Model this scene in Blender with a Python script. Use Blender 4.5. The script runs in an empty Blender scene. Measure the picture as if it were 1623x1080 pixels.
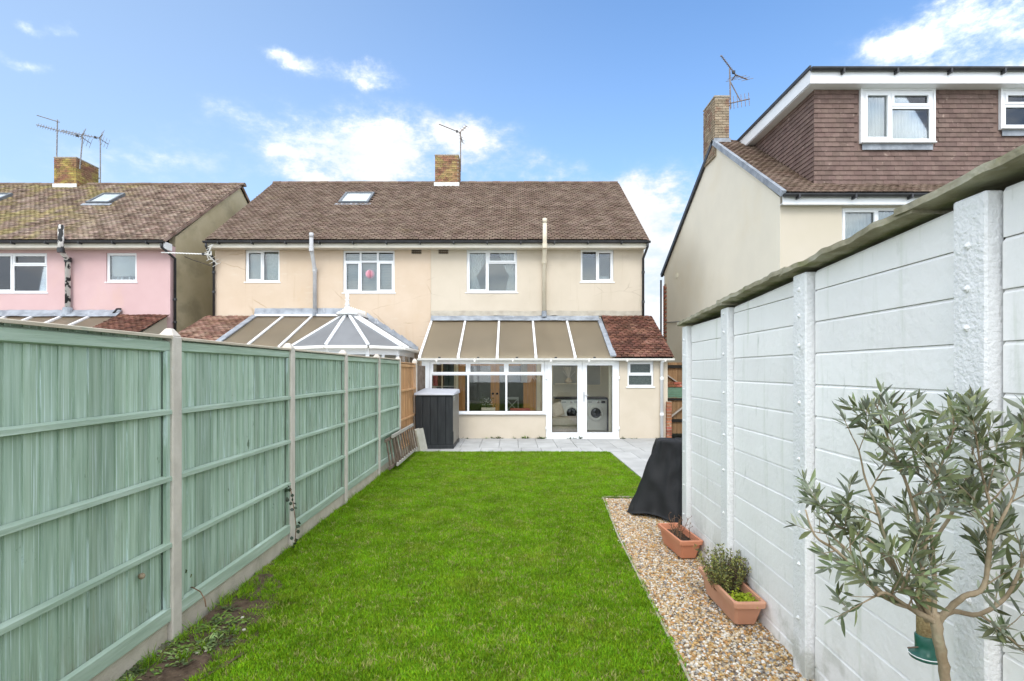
import bpy, bmesh, math, random
import numpy as np
from mathutils import Vector, Matrix, Euler, noise as mnoise

random.seed(11)
SC = bpy.context.scene
COL = SC.collection
R = math.radians
U = random.uniform

# ------------------------------------------------------------------ camera
FPX, CX, HY, CAMZ = 850.0, 812.0, 588.0, 1.8      # focal length / principal column / horizon row of the photograph
cam_data = bpy.data.cameras.new('camera')
cam = bpy.data.objects.new('camera', cam_data)
COL.objects.link(cam)
cam.location = (0, 0, CAMZ)
cam.rotation_euler = (R(90), 0, 0)
cam_data.sensor_width = 36
cam_data.lens = 36 * FPX / 1623
cam_data.shift_y = 48 / 1623
cam_data.clip_start = 0.05
cam_data.clip_end = 3000
SC.camera = cam

# ------------------------------------------------------------------ render / exposure
SC.view_settings.view_transform = 'Standard'
SC.view_settings.look = 'None'
SC.view_settings.gamma = 1
SC.view_settings.use_curve_mapping = False
SC.view_settings.exposure = 1.88
SC.render.engine = 'CYCLES'
SC.cycles.max_bounces = 8
SC.cycles.transparent_max_bounces = 12

# ------------------------------------------------------------------ node helpers
def nd(nt, typ, **kw):
    n = nt.nodes.new(typ)
    for k, v in kw.items():
        setattr(n, k, v)
    return n

def put(nt, sock, v):
    if v is None:
        return
    if isinstance(v, bpy.types.NodeSocket):
        nt.links.new(v, sock)
    else:
        if hasattr(sock, 'default_value'):
            try:
                sock.default_value = v
            except Exception:
                sock.default_value = (*v, 1.0)

def mth(nt, op, a, b=None, c=None, clamp=False):
    n = nd(nt, 'ShaderNodeMath', operation=op, use_clamp=clamp)
    put(nt, n.inputs[0], a); put(nt, n.inputs[1], b); put(nt, n.inputs[2], c)
    return n.outputs[0]

def mixc(nt, f, a, b, blend='MIX'):
    n = nd(nt, 'ShaderNodeMix', data_type='RGBA', blend_type=blend)
    put(nt, n.inputs[0], f)
    for s, v in ((n.inputs[6], a), (n.inputs[7], b)):
        if isinstance(v, (tuple, list)) and len(v) == 3:
            v = (*v, 1.0)
        put(nt, s, v)
    return n.outputs[2]

def smooth(nt, v, lo, hi):
    n = nd(nt, 'ShaderNodeMapRange', interpolation_type='SMOOTHSTEP')
    put(nt, n.inputs[0], v); n.inputs[1].default_value = lo; n.inputs[2].default_value = hi
    return n.outputs[0]

# ------------------------------------------------------------------ world: clear sky with white cumulus
SUN_EL, SUN_DIR = 45.0, Vector((0.06, 0.70, -0.71)).normalized()
world = bpy.data.worlds.new('World')
SC.world = world
world.use_nodes = True
nt = world.node_tree
nt.nodes.clear()
out = nd(nt, 'ShaderNodeOutputWorld')
bg = nd(nt, 'ShaderNodeBackground')
bg.inputs[1].default_value = 0.13
nt.links.new(bg.outputs[0], out.inputs[0])
sky = nd(nt, 'ShaderNodeTexSky', sky_type='NISHITA')
sky.sun_disc = False
sky.sun_elevation = R(SUN_EL)
sky.sun_rotation = R(185)
sky.altitude = 100
sky.air_density = 1.0
sky.dust_density = 0.4
sky.ozone_density = 2.2
tc = nd(nt, 'ShaderNodeTexCoord')
warp = nd(nt, 'ShaderNodeTexNoise'); warp.inputs['Scale'].default_value = 9; warp.inputs['Detail'].default_value = 7; warp.inputs['Roughness'].default_value = .62
nt.links.new(tc.outputs['Generated'], warp.inputs['Vector'])
big = nd(nt, 'ShaderNodeTexNoise'); big.inputs['Scale'].default_value = 3.1; big.inputs['Detail'].default_value = 9; big.inputs['Roughness'].default_value = .6
mp = nd(nt, 'ShaderNodeMapping'); mp.inputs['Scale'].default_value = (1, 1, 2.4)
nt.links.new(tc.outputs['Generated'], mp.inputs['Vector'])
nt.links.new(mp.outputs[0], big.inputs['Vector'])
sx = nd(nt, 'ShaderNodeSeparateXYZ'); nt.links.new(tc.outputs['Generated'], sx.inputs[0])
az0 = mth(nt, 'ARCTAN2', sx.outputs[0], sx.outputs[1])
el0 = mth(nt, 'ARCSINE', sx.outputs[2])
ws = nd(nt, 'ShaderNodeSeparateColor'); nt.links.new(warp.outputs['Color'], ws.inputs[0])
az = mth(nt, 'ADD', az0, mth(nt, 'MULTIPLY', mth(nt, 'SUBTRACT', ws.outputs[0], .5), .13))
el = mth(nt, 'ADD', el0, mth(nt, 'MULTIPLY', mth(nt, 'SUBTRACT', ws.outputs[1], .5), .09))
def dirpx(x, y):
    v = Vector(((x - CX) / FPX, 1, (HY - y) / FPX)).normalized()
    return math.atan2(v.x, v.y), math.asin(v.z)
# clouds: (x, y, half width, half height, strength) measured on the photograph, turned into directions
CLOUDS = [(470, 212, 62, 34, .9), (545, 230, 75, 46, 1.2), (640, 216, 90, 38, 1.1), (745, 228, 62, 30, .85), (600, 275, 90, 26, .9), (690, 262, 60, 26, .5),
          (878, 268, 48, 18, .8), (1020, 292, 70, 17, .75), (1050, 410, 90, 80, 2.4), (1010, 520, 200, 80, 2.4), (980, 345, 60, 24, .6),
          (1500, 60, 130, 42, 1.05), (1590, 25, 110, 40, .95), (1420, 78, 60, 22, .7), (1640, 100, 90, 30, .7),
          (455, 92, 34, 13, .62), (565, 108, 62, 15, .6), (600, 122, 40, 10, .5), (365, 182, 38, 24, .55), (42, 105, 46, 12, .55), (25, 30, 34, 12, .5), (95, 42, 24, 11, .6),
          (245, 255, 26, 14, .4), (10, 294, 40, 12, .8), (480, 285, 40, 14, .5), (140, 250, 160, 40, .22), (330, 250, 120, 60, .2),
          (-250, 180, 130, 60, .9), (1900, 200, 160, 60, .9)]
acc = None
for (x, y, hw, hh, st) in CLOUDS:
    a0, e0 = dirpx(x, y)
    a1, _ = dirpx(x + hw, y); _, e1 = dirpx(x, y - hh)
    dx = mth(nt, 'MULTIPLY', mth(nt, 'SUBTRACT', az, a0), 1 / max(1e-3, abs(a1 - a0)))
    dy = mth(nt, 'MULTIPLY', mth(nt, 'SUBTRACT', el, e0), 1 / max(1e-3, abs(e1 - e0)))
    d2 = mth(nt, 'ADD', mth(nt, 'MULTIPLY', dx, dx), mth(nt, 'MULTIPLY', dy, dy))
    g = mth(nt, 'MULTIPLY', mth(nt, 'EXPONENT', mth(nt, 'MULTIPLY', d2, -0.8)), st)
    acc = g if acc is None else mth(nt, 'ADD', acc, g)
# rest of the sky dome: denser unseen cloud added to brighten the side walls
back = mth(nt, 'MULTIPLY', mth(nt, 'MAXIMUM', smooth(nt, mth(nt, 'ABSOLUTE', az0), .9, 1.3), smooth(nt, el0, .68, .95)), smooth(nt, big.outputs[0], .28, .50))
fine = nd(nt, 'ShaderNodeTexNoise'); fine.inputs['Scale'].default_value = 11; fine.inputs['Detail'].default_value = 11; fine.inputs['Roughness'].default_value = .66
mp2 = nd(nt, 'ShaderNodeMapping'); mp2.inputs['Scale'].default_value = (1, 1, 1.9)
nt.links.new(tc.outputs['Generated'], mp2.inputs['Vector']); nt.links.new(mp2.outputs[0], fine.inputs['Vector'])
fn_ = mth(nt, 'POWER', mth(nt, 'MULTIPLY', fine.outputs[0], 2.0), 2.6)
veil = mth(nt, 'MULTIPLY', smooth(nt, mth(nt, 'MULTIPLY', az0, -1.0), -.45, .95), .40)
dens = mth(nt, 'ADD', mth(nt, 'MULTIPLY', acc, fn_), back)
cl = mth(nt, 'MULTIPLY', smooth(nt, dens, .08, 1.45), .98)
# thin haze layer makes the blue paler towards the horizon
hz = mth(nt, 'POWER', mth(nt, 'SUBTRACT', 1.0, mth(nt, 'ABSOLUTE', sx.outputs[2]), clamp=True), 2.6)
skyc = mixc(nt, 1.0, sky.outputs[0], (0.41, 0.505, 0.585), 'MULTIPLY')
hsv = nd(nt, 'ShaderNodeHueSaturation'); hsv.inputs['Saturation'].default_value = 1.06; hsv.inputs['Value'].default_value = 1.0
nt.links.new(skyc, hsv.inputs['Color'])
CLOUD_V = 6.0
blue = mixc(nt, mth(nt, 'MULTIPLY', hz, .9), hsv.outputs[0], (1.30, 1.72, 2.20))
blue = mixc(nt, veil, blue, (1.45, 1.80, 2.2))
# cloud grows brighter towards the side of the sky where the sun stands
sdot = nd(nt, 'ShaderNodeVectorMath', operation='DOT_PRODUCT'); nt.links.new(tc.outputs['Generated'], sdot.inputs[0]); sdot.inputs[1].default_value = tuple(-SUN_DIR)
sb = smooth(nt, sdot.outputs['Value'], -.45, .45)
bigs = smooth(nt, fine.outputs[0], .38, .62)
c_far = mixc(nt, bigs, (1.72, 1.95, 2.2), (2.25, 2.27, 2.3))
c_sun = mixc(nt, bigs, (CLOUD_V * .80, CLOUD_V * .86, CLOUD_V * .94), (CLOUD_V * 1.1, CLOUD_V * 1.1, CLOUD_V * 1.08))
cloudc = mixc(nt, sb, c_far, c_sun)
nt.links.new(mixc(nt, cl, blue, cloudc), bg.inputs[0])

# ------------------------------------------------------------------ sun, softened by thin cloud
sd = bpy.data.lights.new('sun', 'SUN')
sd.energy = 0.5
sd.angle = R(25)
sd.color = (1.0, .95, .87)
sun = bpy.data.objects.new('sun', sd)
COL.objects.link(sun)
sun.location = (-3, -20, 20)
sun.rotation_euler = SUN_DIR.to_track_quat('-Z', 'Y').to_euler()

# ------------------------------------------------------------------ materials
def rand_socket(nt):
    oi = nd(nt, 'ShaderNodeObjectInfo'); ge = nd(nt, 'ShaderNodeNewGeometry')
    return mth(nt, 'FRACT', mth(nt, 'ADD', oi.outputs['Random'], ge.outputs['Random Per Island']))

def mat(name, c1, c2=None, c3=None, scale=4.0, detail=6, ramp=(.36, .64), stretch=(1, 1, 1), rough=.75, spec=.3,
        bump=0.0, bscale=60.0, bstretch=(1, 1, 1), jitter=0.0, metal=0.0, stain=None, hue=0.0, crack=None):
    """stain = (colour, scale, stretch, lo, hi, amount): patches of dirt or moss; jitter varies brightness piece by piece"""
    m = bpy.data.materials.new(name); m.use_nodes = True
    nt = m.node_tree
    b = nt.nodes['Principled BSDF']
    b.inputs['Roughness'].default_value = rough
    b.inputs['Metallic'].default_value = metal
    b.inputs['Specular IOR Level'].default_value = spec
    ge = nd(nt, 'ShaderNodeNewGeometry')
    def ns(scale, stretch, detail=6, rgh=.55):
        mp = nd(nt, 'ShaderNodeMapping'); mp.inputs['Scale'].default_value = stretch
        nt.links.new(ge.outputs['Position'], mp.inputs['Vector'])
        n = nd(nt, 'ShaderNodeTexNoise'); n.inputs['Scale'].default_value = scale
        n.inputs['Detail'].default_value = detail; n.inputs['Roughness'].default_value = rgh
        nt.links.new(mp.outputs[0], n.inputs['Vector'])
        return n.outputs[0]
    if c2 is None:
        c2 = c1
    base = ns(scale, stretch, detail)
    rp = nd(nt, 'ShaderNodeValToRGB')
    e = rp.color_ramp.elements
    e[0].position, e[0].color = ramp[0], (*c1, 1)
    e[1].position, e[1].color = ramp[1], (*(c3 or c2), 1)
    if c3:
        k = e.new((ramp[0] + ramp[1]) / 2); k.color = (*c2, 1)
    nt.links.new(base, rp.inputs[0])
    colr = rp.outputs[0]
    for s in ([stain] if stain and not isinstance(stain, list) else (stain or [])):
        sc, ssc, sst, lo, hi, amt = s[:6]
        f = mth(nt, 'MULTIPLY', smooth(nt, ns(ssc, sst, 7, .6), lo, hi), amt)
        for ax, rng in zip((0, 2), s[6:]):
            if rng:      # where on the wall or roof this growth or dirt sits (from none at the first value to full at the second)
                sp = nd(nt, 'ShaderNodeSeparateXYZ'); nt.links.new(ge.outputs['Position'], sp.inputs[0])
                mr = nd(nt, 'ShaderNodeMapRange', interpolation_type='SMOOTHSTEP')
                a, b_ = rng
                if a < b_:
                    mr.inputs[1].default_value, mr.inputs[2].default_value = a, b_
                else:
                    mr.inputs[1].default_value, mr.inputs[2].default_value, mr.inputs[3].default_value, mr.inputs[4].default_value = b_, a, 1, 0
                nt.links.new(sp.outputs[ax], mr.inputs[0])
                f = mth(nt, 'MULTIPLY', f, mr.outputs[0])
        colr = mixc(nt, f, colr, sc)
    if crack:                     # hairline cracks: (colour, cell scale, width, amount)
        cc, csc, cw, ca = crack
        mp = nd(nt, 'ShaderNodeMapping'); mp.inputs['Scale'].default_value = (.55, .55, 1.5)
        wn = nd(nt, 'ShaderNodeTexNoise'); wn.inputs['Scale'].default_value = 3.0; wn.inputs['Detail'].default_value = 6
        nt.links.new(ge.outputs['Position'], wn.inputs['Vector'])
        nt.links.new(mixc(nt, .12, ge.outputs['Position'], wn.outputs['Color'], 'ADD'), mp.inputs['Vector'])
        vo = nd(nt, 'ShaderNodeTexVoronoi', feature='DISTANCE_TO_EDGE'); vo.inputs['Scale'].default_value = csc
        nt.links.new(mp.outputs[0], vo.inputs['Vector'])
        line = mth(nt, 'SUBTRACT', 1.0, smooth(nt, vo.outputs['Distance'], 0.0, cw))
        f = mth(nt, 'MULTIPLY', mth(nt, 'MULTIPLY', line, smooth(nt, ns(.9, (1, 1, 1), 3), .5, .62)), ca)
        colr = mixc(nt, f, colr, cc)
    if jitter or hue:
        r = rand_socket(nt)
        h = nd(nt, 'ShaderNodeHueSaturation')
        nt.links.new(colr, h.inputs['Color'])
        nt.links.new(mth(nt, 'ADD', mth(nt, 'MULTIPLY', r, 2 * jitter), 1 - jitter), h.inputs['Value'])
        if hue:
            r2 = mth(nt, 'FRACT', mth(nt, 'MULTIPLY', r, 7.13))
            nt.links.new(mth(nt, 'ADD', mth(nt, 'MULTIPLY', r2, 2 * hue), .5 - hue), h.inputs['Hue'])
        colr = h.outputs[0]
    nt.links.new(colr, b.inputs['Base Color'])
    if bump:
        bp = nd(nt, 'ShaderNodeBump'); bp.inputs['Strength'].default_value = bump; bp.inputs['Distance'].default_value = .01
        nt.links.new(ns(bscale, bstretch, 5), bp.inputs['Height'])
        nt.links.new(bp.outputs[0], b.inputs['Normal'])
    return m

def glass_mat(name, tint=(.86, .9, .9), refl=.10, rough=.01):
    m = bpy.data.materials.new(name); m.use_nodes = True
    nt = m.node_tree; nt.nodes.clear()
    o = nd(nt, 'ShaderNodeOutputMaterial'); mx = nd(nt, 'ShaderNodeMixShader')
    t = nd(nt, 'ShaderNodeBsdfTransparent'); t.inputs[0].default_value = (*tint, 1)
    g = nd(nt, 'ShaderNodeBsdfGlossy'); g.inputs['Roughness'].default_value = rough; g.inputs[0].default_value = (.95, .97, 1, 1)
    fr = nd(nt, 'ShaderNodeFresnel'); fr.inputs[0].default_value = 1.5
    nt.links.new(mth(nt, 'ADD', fr.outputs[0], refl, clamp=True), mx.inputs[0])
    nt.links.new(t.outputs[0], mx.inputs[1]); nt.links.new(g.outputs[0], mx.inputs[2]); nt.links.new(mx.outputs[0], o.inputs[0])
    return m

def translucent_mat(name, col, frac=.5, rough=.5, jitter=0.0, gloss=.08, under=None, hue=0.0, scale=3.0, through=None, patch=None):
    m = bpy.data.materials.new(name); m.use_nodes = True
    nt = m.node_tree
    b = nt.nodes['Principled BSDF']; o = nt.nodes['Material Output']
    b.inputs['Roughness'].default_value = rough; b.inputs['Specular IOR Level'].default_value = gloss * 4
    t = nd(nt, 'ShaderNodeBsdfTranslucent'); mx = nd(nt, 'ShaderNodeMixShader'); mx.inputs[0].default_value = frac
    ge = nd(nt, 'ShaderNodeNewGeometry')
    n = nd(nt, 'ShaderNodeTexNoise'); n.inputs['Scale'].default_value = scale; n.inputs['Detail'].default_value = 6
    nt.links.new(ge.outputs['Position'], n.inputs['Vector'])
    h = nd(nt, 'ShaderNodeHueSaturation')
    base = (*col, 1)
    if under:
        base = mixc(nt, ge.outputs['Backfacing'], col, under)
    if patch:                 # (colour, scale, low, high, amount): areas where the growth has another colour
        pc_, psc, plo, phi, pam = patch
        pn = nd(nt, 'ShaderNodeTexNoise'); pn.inputs['Scale'].default_value = psc; pn.inputs['Detail'].default_value = 5
        nt.links.new(ge.outputs['Position'], pn.inputs['Vector'])
        base = mixc(nt, mth(nt, 'MULTIPLY', smooth(nt, pn.outputs[0], plo, phi), pam), col, pc_)
    put(nt, h.inputs['Color'], base)
    v = mth(nt, 'ADD', mth(nt, 'MULTIPLY', n.outputs[0], .5 if not patch else 1.15), .75 if not patch else .42)
    if jitter or hue:
        r = rand_socket(nt)
        v = mth(nt, 'MULTIPLY', v, mth(nt, 'ADD', mth(nt, 'MULTIPLY', r, 2 * jitter), 1 - jitter))
        r2 = mth(nt, 'FRACT', mth(nt, 'MULTIPLY', r, 7.13))
        nt.links.new(mth(nt, 'ADD', mth(nt, 'MULTIPLY', r2, 2 * hue), .5 - hue), h.inputs['Hue'])
    nt.links.new(v, h.inputs['Value'])
    nt.links.new(h.outputs[0], b.inputs['Base Color'])
    if through: t.inputs[0].default_value = (*through, 1)
    else: nt.links.new(h.outputs[0], t.inputs[0])
    nt.links.new(b.outputs[0], mx.inputs[1]); nt.links.new(t.outputs[0], mx.inputs[2]); nt.links.new(mx.outputs[0], o.inputs[0])
    return m

def ramp_mat(name, cols, rough=.6, spec=.3, nscale=80.0):
    """each piece or instance picks one colour of the list"""
    m = bpy.data.materials.new(name); m.use_nodes = True
    nt = m.node_tree; b = nt.nodes['Principled BSDF']
    b.inputs['Roughness'].default_value = rough; b.inputs['Specular IOR Level'].default_value = spec
    rp = nd(nt, 'ShaderNodeValToRGB'); rp.color_ramp.interpolation = 'CONSTANT'
    e = rp.color_ramp.elements
    for i, c in enumerate(cols):
        k = e[i] if i < 2 else e.new(i / len(cols))
        k.position = i / len(cols); k.color = (*c, 1)
    nt.links.new(rand_socket(nt), rp.inputs[0])
    ge = nd(nt, 'ShaderNodeNewGeometry')
    n = nd(nt, 'ShaderNodeTexNoise'); n.inputs['Scale'].default_value = nscale; n.inputs['Detail'].default_value = 4
    nt.links.new(ge.outputs['Position'], n.inputs['Vector'])
    h = nd(nt, 'ShaderNodeHueSaturation'); nt.links.new(rp.outputs[0], h.inputs['Color']); h.inputs['Saturation'].default_value = 1.2
    nt.links.new(mth(nt, 'ADD', mth(nt, 'MULTIPLY', n.outputs[0], .9), .55), h.inputs['Value'])
    nt.links.new(h.outputs[0], b.inputs['Base Color'])
    return m

CRK = ((.42, .33, .22), 1.6, (1, 1, 5), .60, .74, .35)
M = {}
M['peach'] = mat('peach_render', (.585, .463, .345), (.625, .505, .39), scale=1.3, rough=.9, bump=.25, bscale=70, crack=((.42, .30, .19), .8, .012, .7), stain=[((.56, .38, .20), .9, (1, 1, .5), .56, .8, .5), ((.50, .37, .24), 3.2, (2.5, 1, .14), .58, .74, .40), ((.64, .56, .46), 2.2, (1, 1, 3), .55, .75, .5)])
M['cream'] = mat('cream_render', (.565, .493, .395), (.605, .53, .43), scale=1.3, rough=.9, bump=.25, bscale=70, crack=((.40, .33, .25), .8, .010, .6), stain=[((.46, .38, .27), 3.2, (2.5, 1, .14), .58, .74, .40), ((.46, .39, .29), 1.1, (1, 1, .6), .58, .8, .45), ((.43, .39, .32), 5, (1, 1, .25), .62, .8, .3)])
M['cream_brick'] = mat('painted_masonry', (.56, .488, .385), (.60, .525, .425), scale=2, rough=.85, bump=.3, bscale=45, stain=[((.62, .45, .30), 3, (1, 1, 2), .64, .8, .4)])
M['pink'] = mat('pink_render', (.575, .39, .385), (.615, .43, .425), scale=1.1, rough=.9, bump=.25, bscale=70, stain=((.62, .42, .33), .7, (1, 1, .8), .52, .75, .6))
M['olive_render'] = mat('weathered_render', (.41, .345, .21), (.55, .475, .325), scale=.9, rough=.95, bump=.4, bscale=50, ramp=(.3, .7), stain=[((.25, .22, .15), .8, (1, 1, 1.5), .52, .72, .5), ((.55, .51, .42), 1.7, (1, 1, 1), .60, .78, .45)])
M['gable_cream'] = mat('smooth_cream_render', (.72, .67, .555), (.78, .725, .60), scale=.6, rough=.9, bump=.12, bscale=90, stain=((.70, .61, .44), .5, (1, 1, 1), .5, .75, .5))
M['warm_cream'] = mat('warm_cream_render', (.53, .475, .375), (.56, .50, .41), scale=.8, rough=.9, bump=.12, bscale=90)
M['tile'] = mat('brown_roof_tile', (.122, .080, .055), (.160, .110, .080), (.198, .143, .107), scale=2.2, rough=.9, bump=.4, bscale=90, jitter=.15, hue=.010,
                stain=[((.31, .24, .18), 9, (1, 1, 1), .57, .75, .35), ((.12, .085, .06), 1.0, (1, 1, 1), .55, .8, .15), ((.24, .19, .09), .8, (1, 1, 1), .60, .8, .3)])
M['tile_moss'] = mat('mossy_roof_tile', (.13, .085, .06), (.22, .155, .115), (.28, .21, .165), scale=2.2, rough=.92, bump=.5, bscale=70, jitter=.3, hue=.015,
                stain=[((.33, .29, .24), 7, (1, 1, 1), .57, .75, .5), ((.27, .22, .085), 1.5, (1, 1, 1), .42, .60, .75, (-12.5, -15.5)), ((.06, .05, .035), 2.5, (1, 1, 1), .56, .75, .5)])
M['red_tile'] = mat('red_roof_tile', (.085, .034, .022), (.13, .054, .035), (.175, .085, .058), scale=2.5, rough=.88, bump=.4, bscale=90, jitter=.38, hue=.008,
                stain=[((.33, .24, .18), 9, (1, 1, 1), .58, .74, .6), ((.06, .035, .025), 2, (1, 1, 1), .55, .75, .5)])
M['buff_tile'] = mat('weathered_red_tile', (.16, .082, .055), (.23, .13, .092), (.29, .19, .14), scale=2.5, rough=.9, bump=.4, bscale=90, jitter=.3, hue=.012, stain=((.08, .05, .04), 2, (1, 1, 1), .56, .75, .5))
M['hung_tile'] = mat('hung_brown_tile', (.150, .098, .082), (.182, .124, .104), scale=5, rough=.8, bump=.3, bscale=120, jitter=.16, hue=.006, stain=((.38, .29, .24), 7, (1, 1, 1.2), .61, .72, .6))
M['brick'] = mat('chimney_brick', (.20, .10, .06), (.27, .145, .085), (.23, .15, .09), scale=9, rough=.9, bump=.5, bscale=120, jitter=.3, hue=.02, stain=((.34, .25, .10), 2.6, (1, 1, .8), .46, .62, .75))
M['brick_lichen'] = mat('lichen_brick', (.20, .105, .06), (.27, .15, .085), scale=9, rough=.92, bump=.5, bscale=120, jitter=.3, hue=.02, stain=((.36, .27, .08), 1.3, (1, 1, 1), .42, .56, .85))
M['brick_buff'] = mat('buff_brick', (.27, .21, .14), (.34, .27, .19), scale=7, rough=.92, bump=.5, bscale=120, jitter=.16, stain=((.20, .10, .065), 3.2, (1, 1, 1), .52, .62, .7))
M['brick_red'] = mat('red_brick', (.25, .085, .05), (.33, .13, .075), scale=8, rough=.9, bump=.5, bscale=120, jitter=.3, hue=.015, stain=((.55, .42, .32), 8, (1, 1, 1), .6, .7, .6))
M['mortar'] = mat('mortar', (.30, .26, .20), (.40, .35, .28), scale=12, rough=.95, bump=.5, bscale=90)
M['lead'] = mat('lead_sheet', (.20, .22, .25), (.34, .37, .41), scale=4, rough=.55, spec=.4, bump=.5, bscale=14, stain=((.52, .54, .57), 7, (1, 1, .5), .58, .72, .6))
M['grey_sheet'] = mat('wrinkled_felt', (.37, .33, .27), (.46, .42, .35), scale=5, rough=.8, bump=.7, bscale=11, bstretch=(1, 1, 2.5))
M['whitelead'] = mat('painted_flashing', (.62, .62, .60), (.70, .70, .68), scale=6, rough=.6, bump=.2, bscale=30)
M['upvc'] = mat('white_upvc', (.80, .81, .82), (.83, .84, .85), scale=3, rough=.35, spec=.45)
M['upvc_old'] = mat('weathered_upvc', (.76, .74, .69), (.80, .78, .73), scale=3, rough=.45, spec=.4, stain=((.50, .45, .35), 6, (1, 1, .6), .6, .75, .4))
M['fascia'] = mat('cream_fascia', (.70, .65, .55), (.76, .71, .62), scale=3, rough=.6, stain=((.48, .42, .32), 5, (.4, 1, 1.5), .6, .78, .45))
M['blackpipe'] = mat('black_plastic', (.022, .022, .024), (.04, .04, .043), scale=5, rough=.45, spec=.4)
M['greypipe'] = mat('grey_painted_pipe', (.46, .46, .47), (.55, .55, .56), scale=5, rough=.6, stain=((.60, .59, .56), 5, (1, 1, 1), .55, .7, .5))
M['creampipe'] = mat('cream_painted_pipe', (.64, .57, .44), (.71, .64, .51), scale=4, rough=.7, stain=((.42, .36, .27), 4, (1, 1, .5), .6, .75, .6))
M['peelpipe'] = mat('flaking_pipe', (.03, .03, .03), (.60, .57, .53), scale=7, detail=4, ramp=(.46, .485), rough=.7, stretch=(1, 1, .7), bump=.4, bscale=20)
M['polycarb'] = translucent_mat('bronze_polycarbonate', (.34, .29, .22), .62, .3, gloss=.14, scale=1.5, through=(.80, .74, .62))
M['polygrey'] = translucent_mat('opal_grey_polycarbonate', (.33, .335, .345), .45, .4, gloss=.12, scale=1.5)
M['glass'] = glass_mat('window_glass', (.9, .93, .92), .03)
M['glass_clear'] = glass_mat('conservatory_glass', (.96, .97, .96), .0)
M['obscure'] = mat('obscured_glass', (.24, .28, .26), (.34, .38, .36), scale=30, rough=.15, spec=.6, bump=.3, bscale=60)
M['dark_obscure'] = mat('dark_obscured_glass', (.045, .06, .055), (.075, .095, .088), scale=30, rough=.18, spec=.5, bump=.3, bscale=60)
M['seal'] = mat('glazing_seal', (.05, .05, .05), rough=.6)
M['curtain'] = translucent_mat('white_net_curtain', (.80, .80, .77), .35, .9, gloss=0, scale=2)
M['blind'] = translucent_mat('grey_blind', (.55, .57, .56), .25, .8, gloss=0, scale=2)
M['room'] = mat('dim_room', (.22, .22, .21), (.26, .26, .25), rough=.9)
M['pinkpaper'] = mat('pink_paper', (.88, .46, .55), (.90, .55, .63), scale=30, rough=.9)
M['skylight_frame'] = mat('grey_aluminium', (.10, .11, .12), (.14, .15, .16), rough=.4, spec=.5)
M['aerial'] = mat('dull_aluminium', (.30, .30, .31), (.16, .15, .14), scale=30, rough=.45, metal=.5, stain=((.10, .08, .06), 25, (1, 1, 1), .5, .6, .7))
M['rustaerial'] = mat('rusty_steel', (.15, .11, .09), (.28, .25, .23), scale=25, rough=.6, metal=.4, stain=((.35, .16, .07), 20, (1, 1, 1), .58, .7, .8))
M['white_cable'] = mat('white_cable', (.75, .75, .72), rough=.5)
WSTR = (1, 9, .55)
M['green_board'] = mat('sage_painted_board', (.235, .325, .24), (.32, .42, .32), (.405, .505, .41), scale=3.2, stretch=WSTR, rough=.75, spec=.25, bump=.35, bscale=16, bstretch=(1, 9, .4), jitter=.17, hue=.014, ramp=(.3, .7),
                       stain=[((.52, .63, .61), 6, (1, 8, .3), .57, .70, .75), ((.20, .27, .19), 2.2, (1, 3, 1.6), .60, .76, .65), ((.33, .36, .24), 5, (1, 6, .6), .62, .76, .6), ((.60, .70, .68), 7, (1, 20, .16), .57, .64, .8), ((.09, .125, .075), 6.0, (1, 1.7, 1.0), .665, .72, .8), ((.24, .25, .17), 5, (1, 3, .8), .42, .62, .6, None, (.50, .12))])
M['green_rail'] = mat('sage_painted_rail', (.28, .365, .28), (.35, .44, .345), (.43, .52, .43), scale=3, stretch=(3, .6, 8), rough=.75, spec=.25, bump=.35, bscale=16, bstretch=(3, .5, 9), jitter=.08, ramp=(.3, .7),
                      stain=[((.57, .68, .62), 4, (2, .5, 7), .58, .72, .5), ((.44, .36, .23), 2.5, (1, 1, 1), .67, .74, .6)])
M['bare_cap'] = mat('weathered_cap_rail', (.42, .36, .27), (.54, .48, .38), scale=4, stretch=(3, .5, 6), rough=.85, bump=.4, bscale=18, bstretch=(3, .5, 9), stain=((.24, .34, .25), 3, (1, 1, 1), .58, .7, .5))
M['post_con'] = mat('pale_concrete', (.52, .47, .405), (.60, .545, .475), scale=9, rough=.95, bump=.5, bscale=90, stain=[((.24, .22, .18), 3.5, (1, 1, .35), .57, .75, .5), ((.52, .50, .47), 30, (1, 1, 1), .6, .7, .5)])
M['gravel_board'] = mat('rough_concrete', (.47, .415, .33), (.56, .50, .41), scale=7, rough=.95, bump=.6, bscale=70, stain=[((.22, .21, .15), 3, (1, 1, .6), .55, .75, .6)])
M['orange_board'] = mat('new_timber_board', (.42, .225, .095), (.54, .31, .15), (.60, .38, .21), scale=3.2, stretch=WSTR, rough=.8, bump=.35, bscale=16, bstretch=(1, 9, .4), jitter=.12, stain=((.20, .10, .04), 1.1, (1, 1, 1.6), .52, .72, .6))
M['white_con'] = mat('white_painted_concrete', (.86, .845, .83), (.89, .88, .865), scale=2.2, rough=.7, spec=.3, bump=.5, bscale=22, bstretch=(1, 1, 1), jitter=.035,
                     stain=[((.52, .56, .45), 3.0, (1, 3.5, .30), .55, .76, .5), ((.36, .38, .32), 7, (1, 2.2, .5), .62, .78, .5), ((.62, .64, .60), 1.1, (1, 1.5, .7), .52, .8, .3), ((.40, .41, .34), 4, (1, 1, 1), .46, .62, .65, None, (.55, -.05))])
M['white_post'] = mat('rough_white_paint', (.79, .79, .79), (.85, .85, .85), scale=3, rough=.65, spec=.35, bump=1.0, bscale=52, stain=[((.42, .42, .38), 6, (1, 1, .6), .62, .8, .5), ((.36, .37, .30), 4, (1, 1, 1), .44, .62, .7, None, (.45, -.05))])
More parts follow.
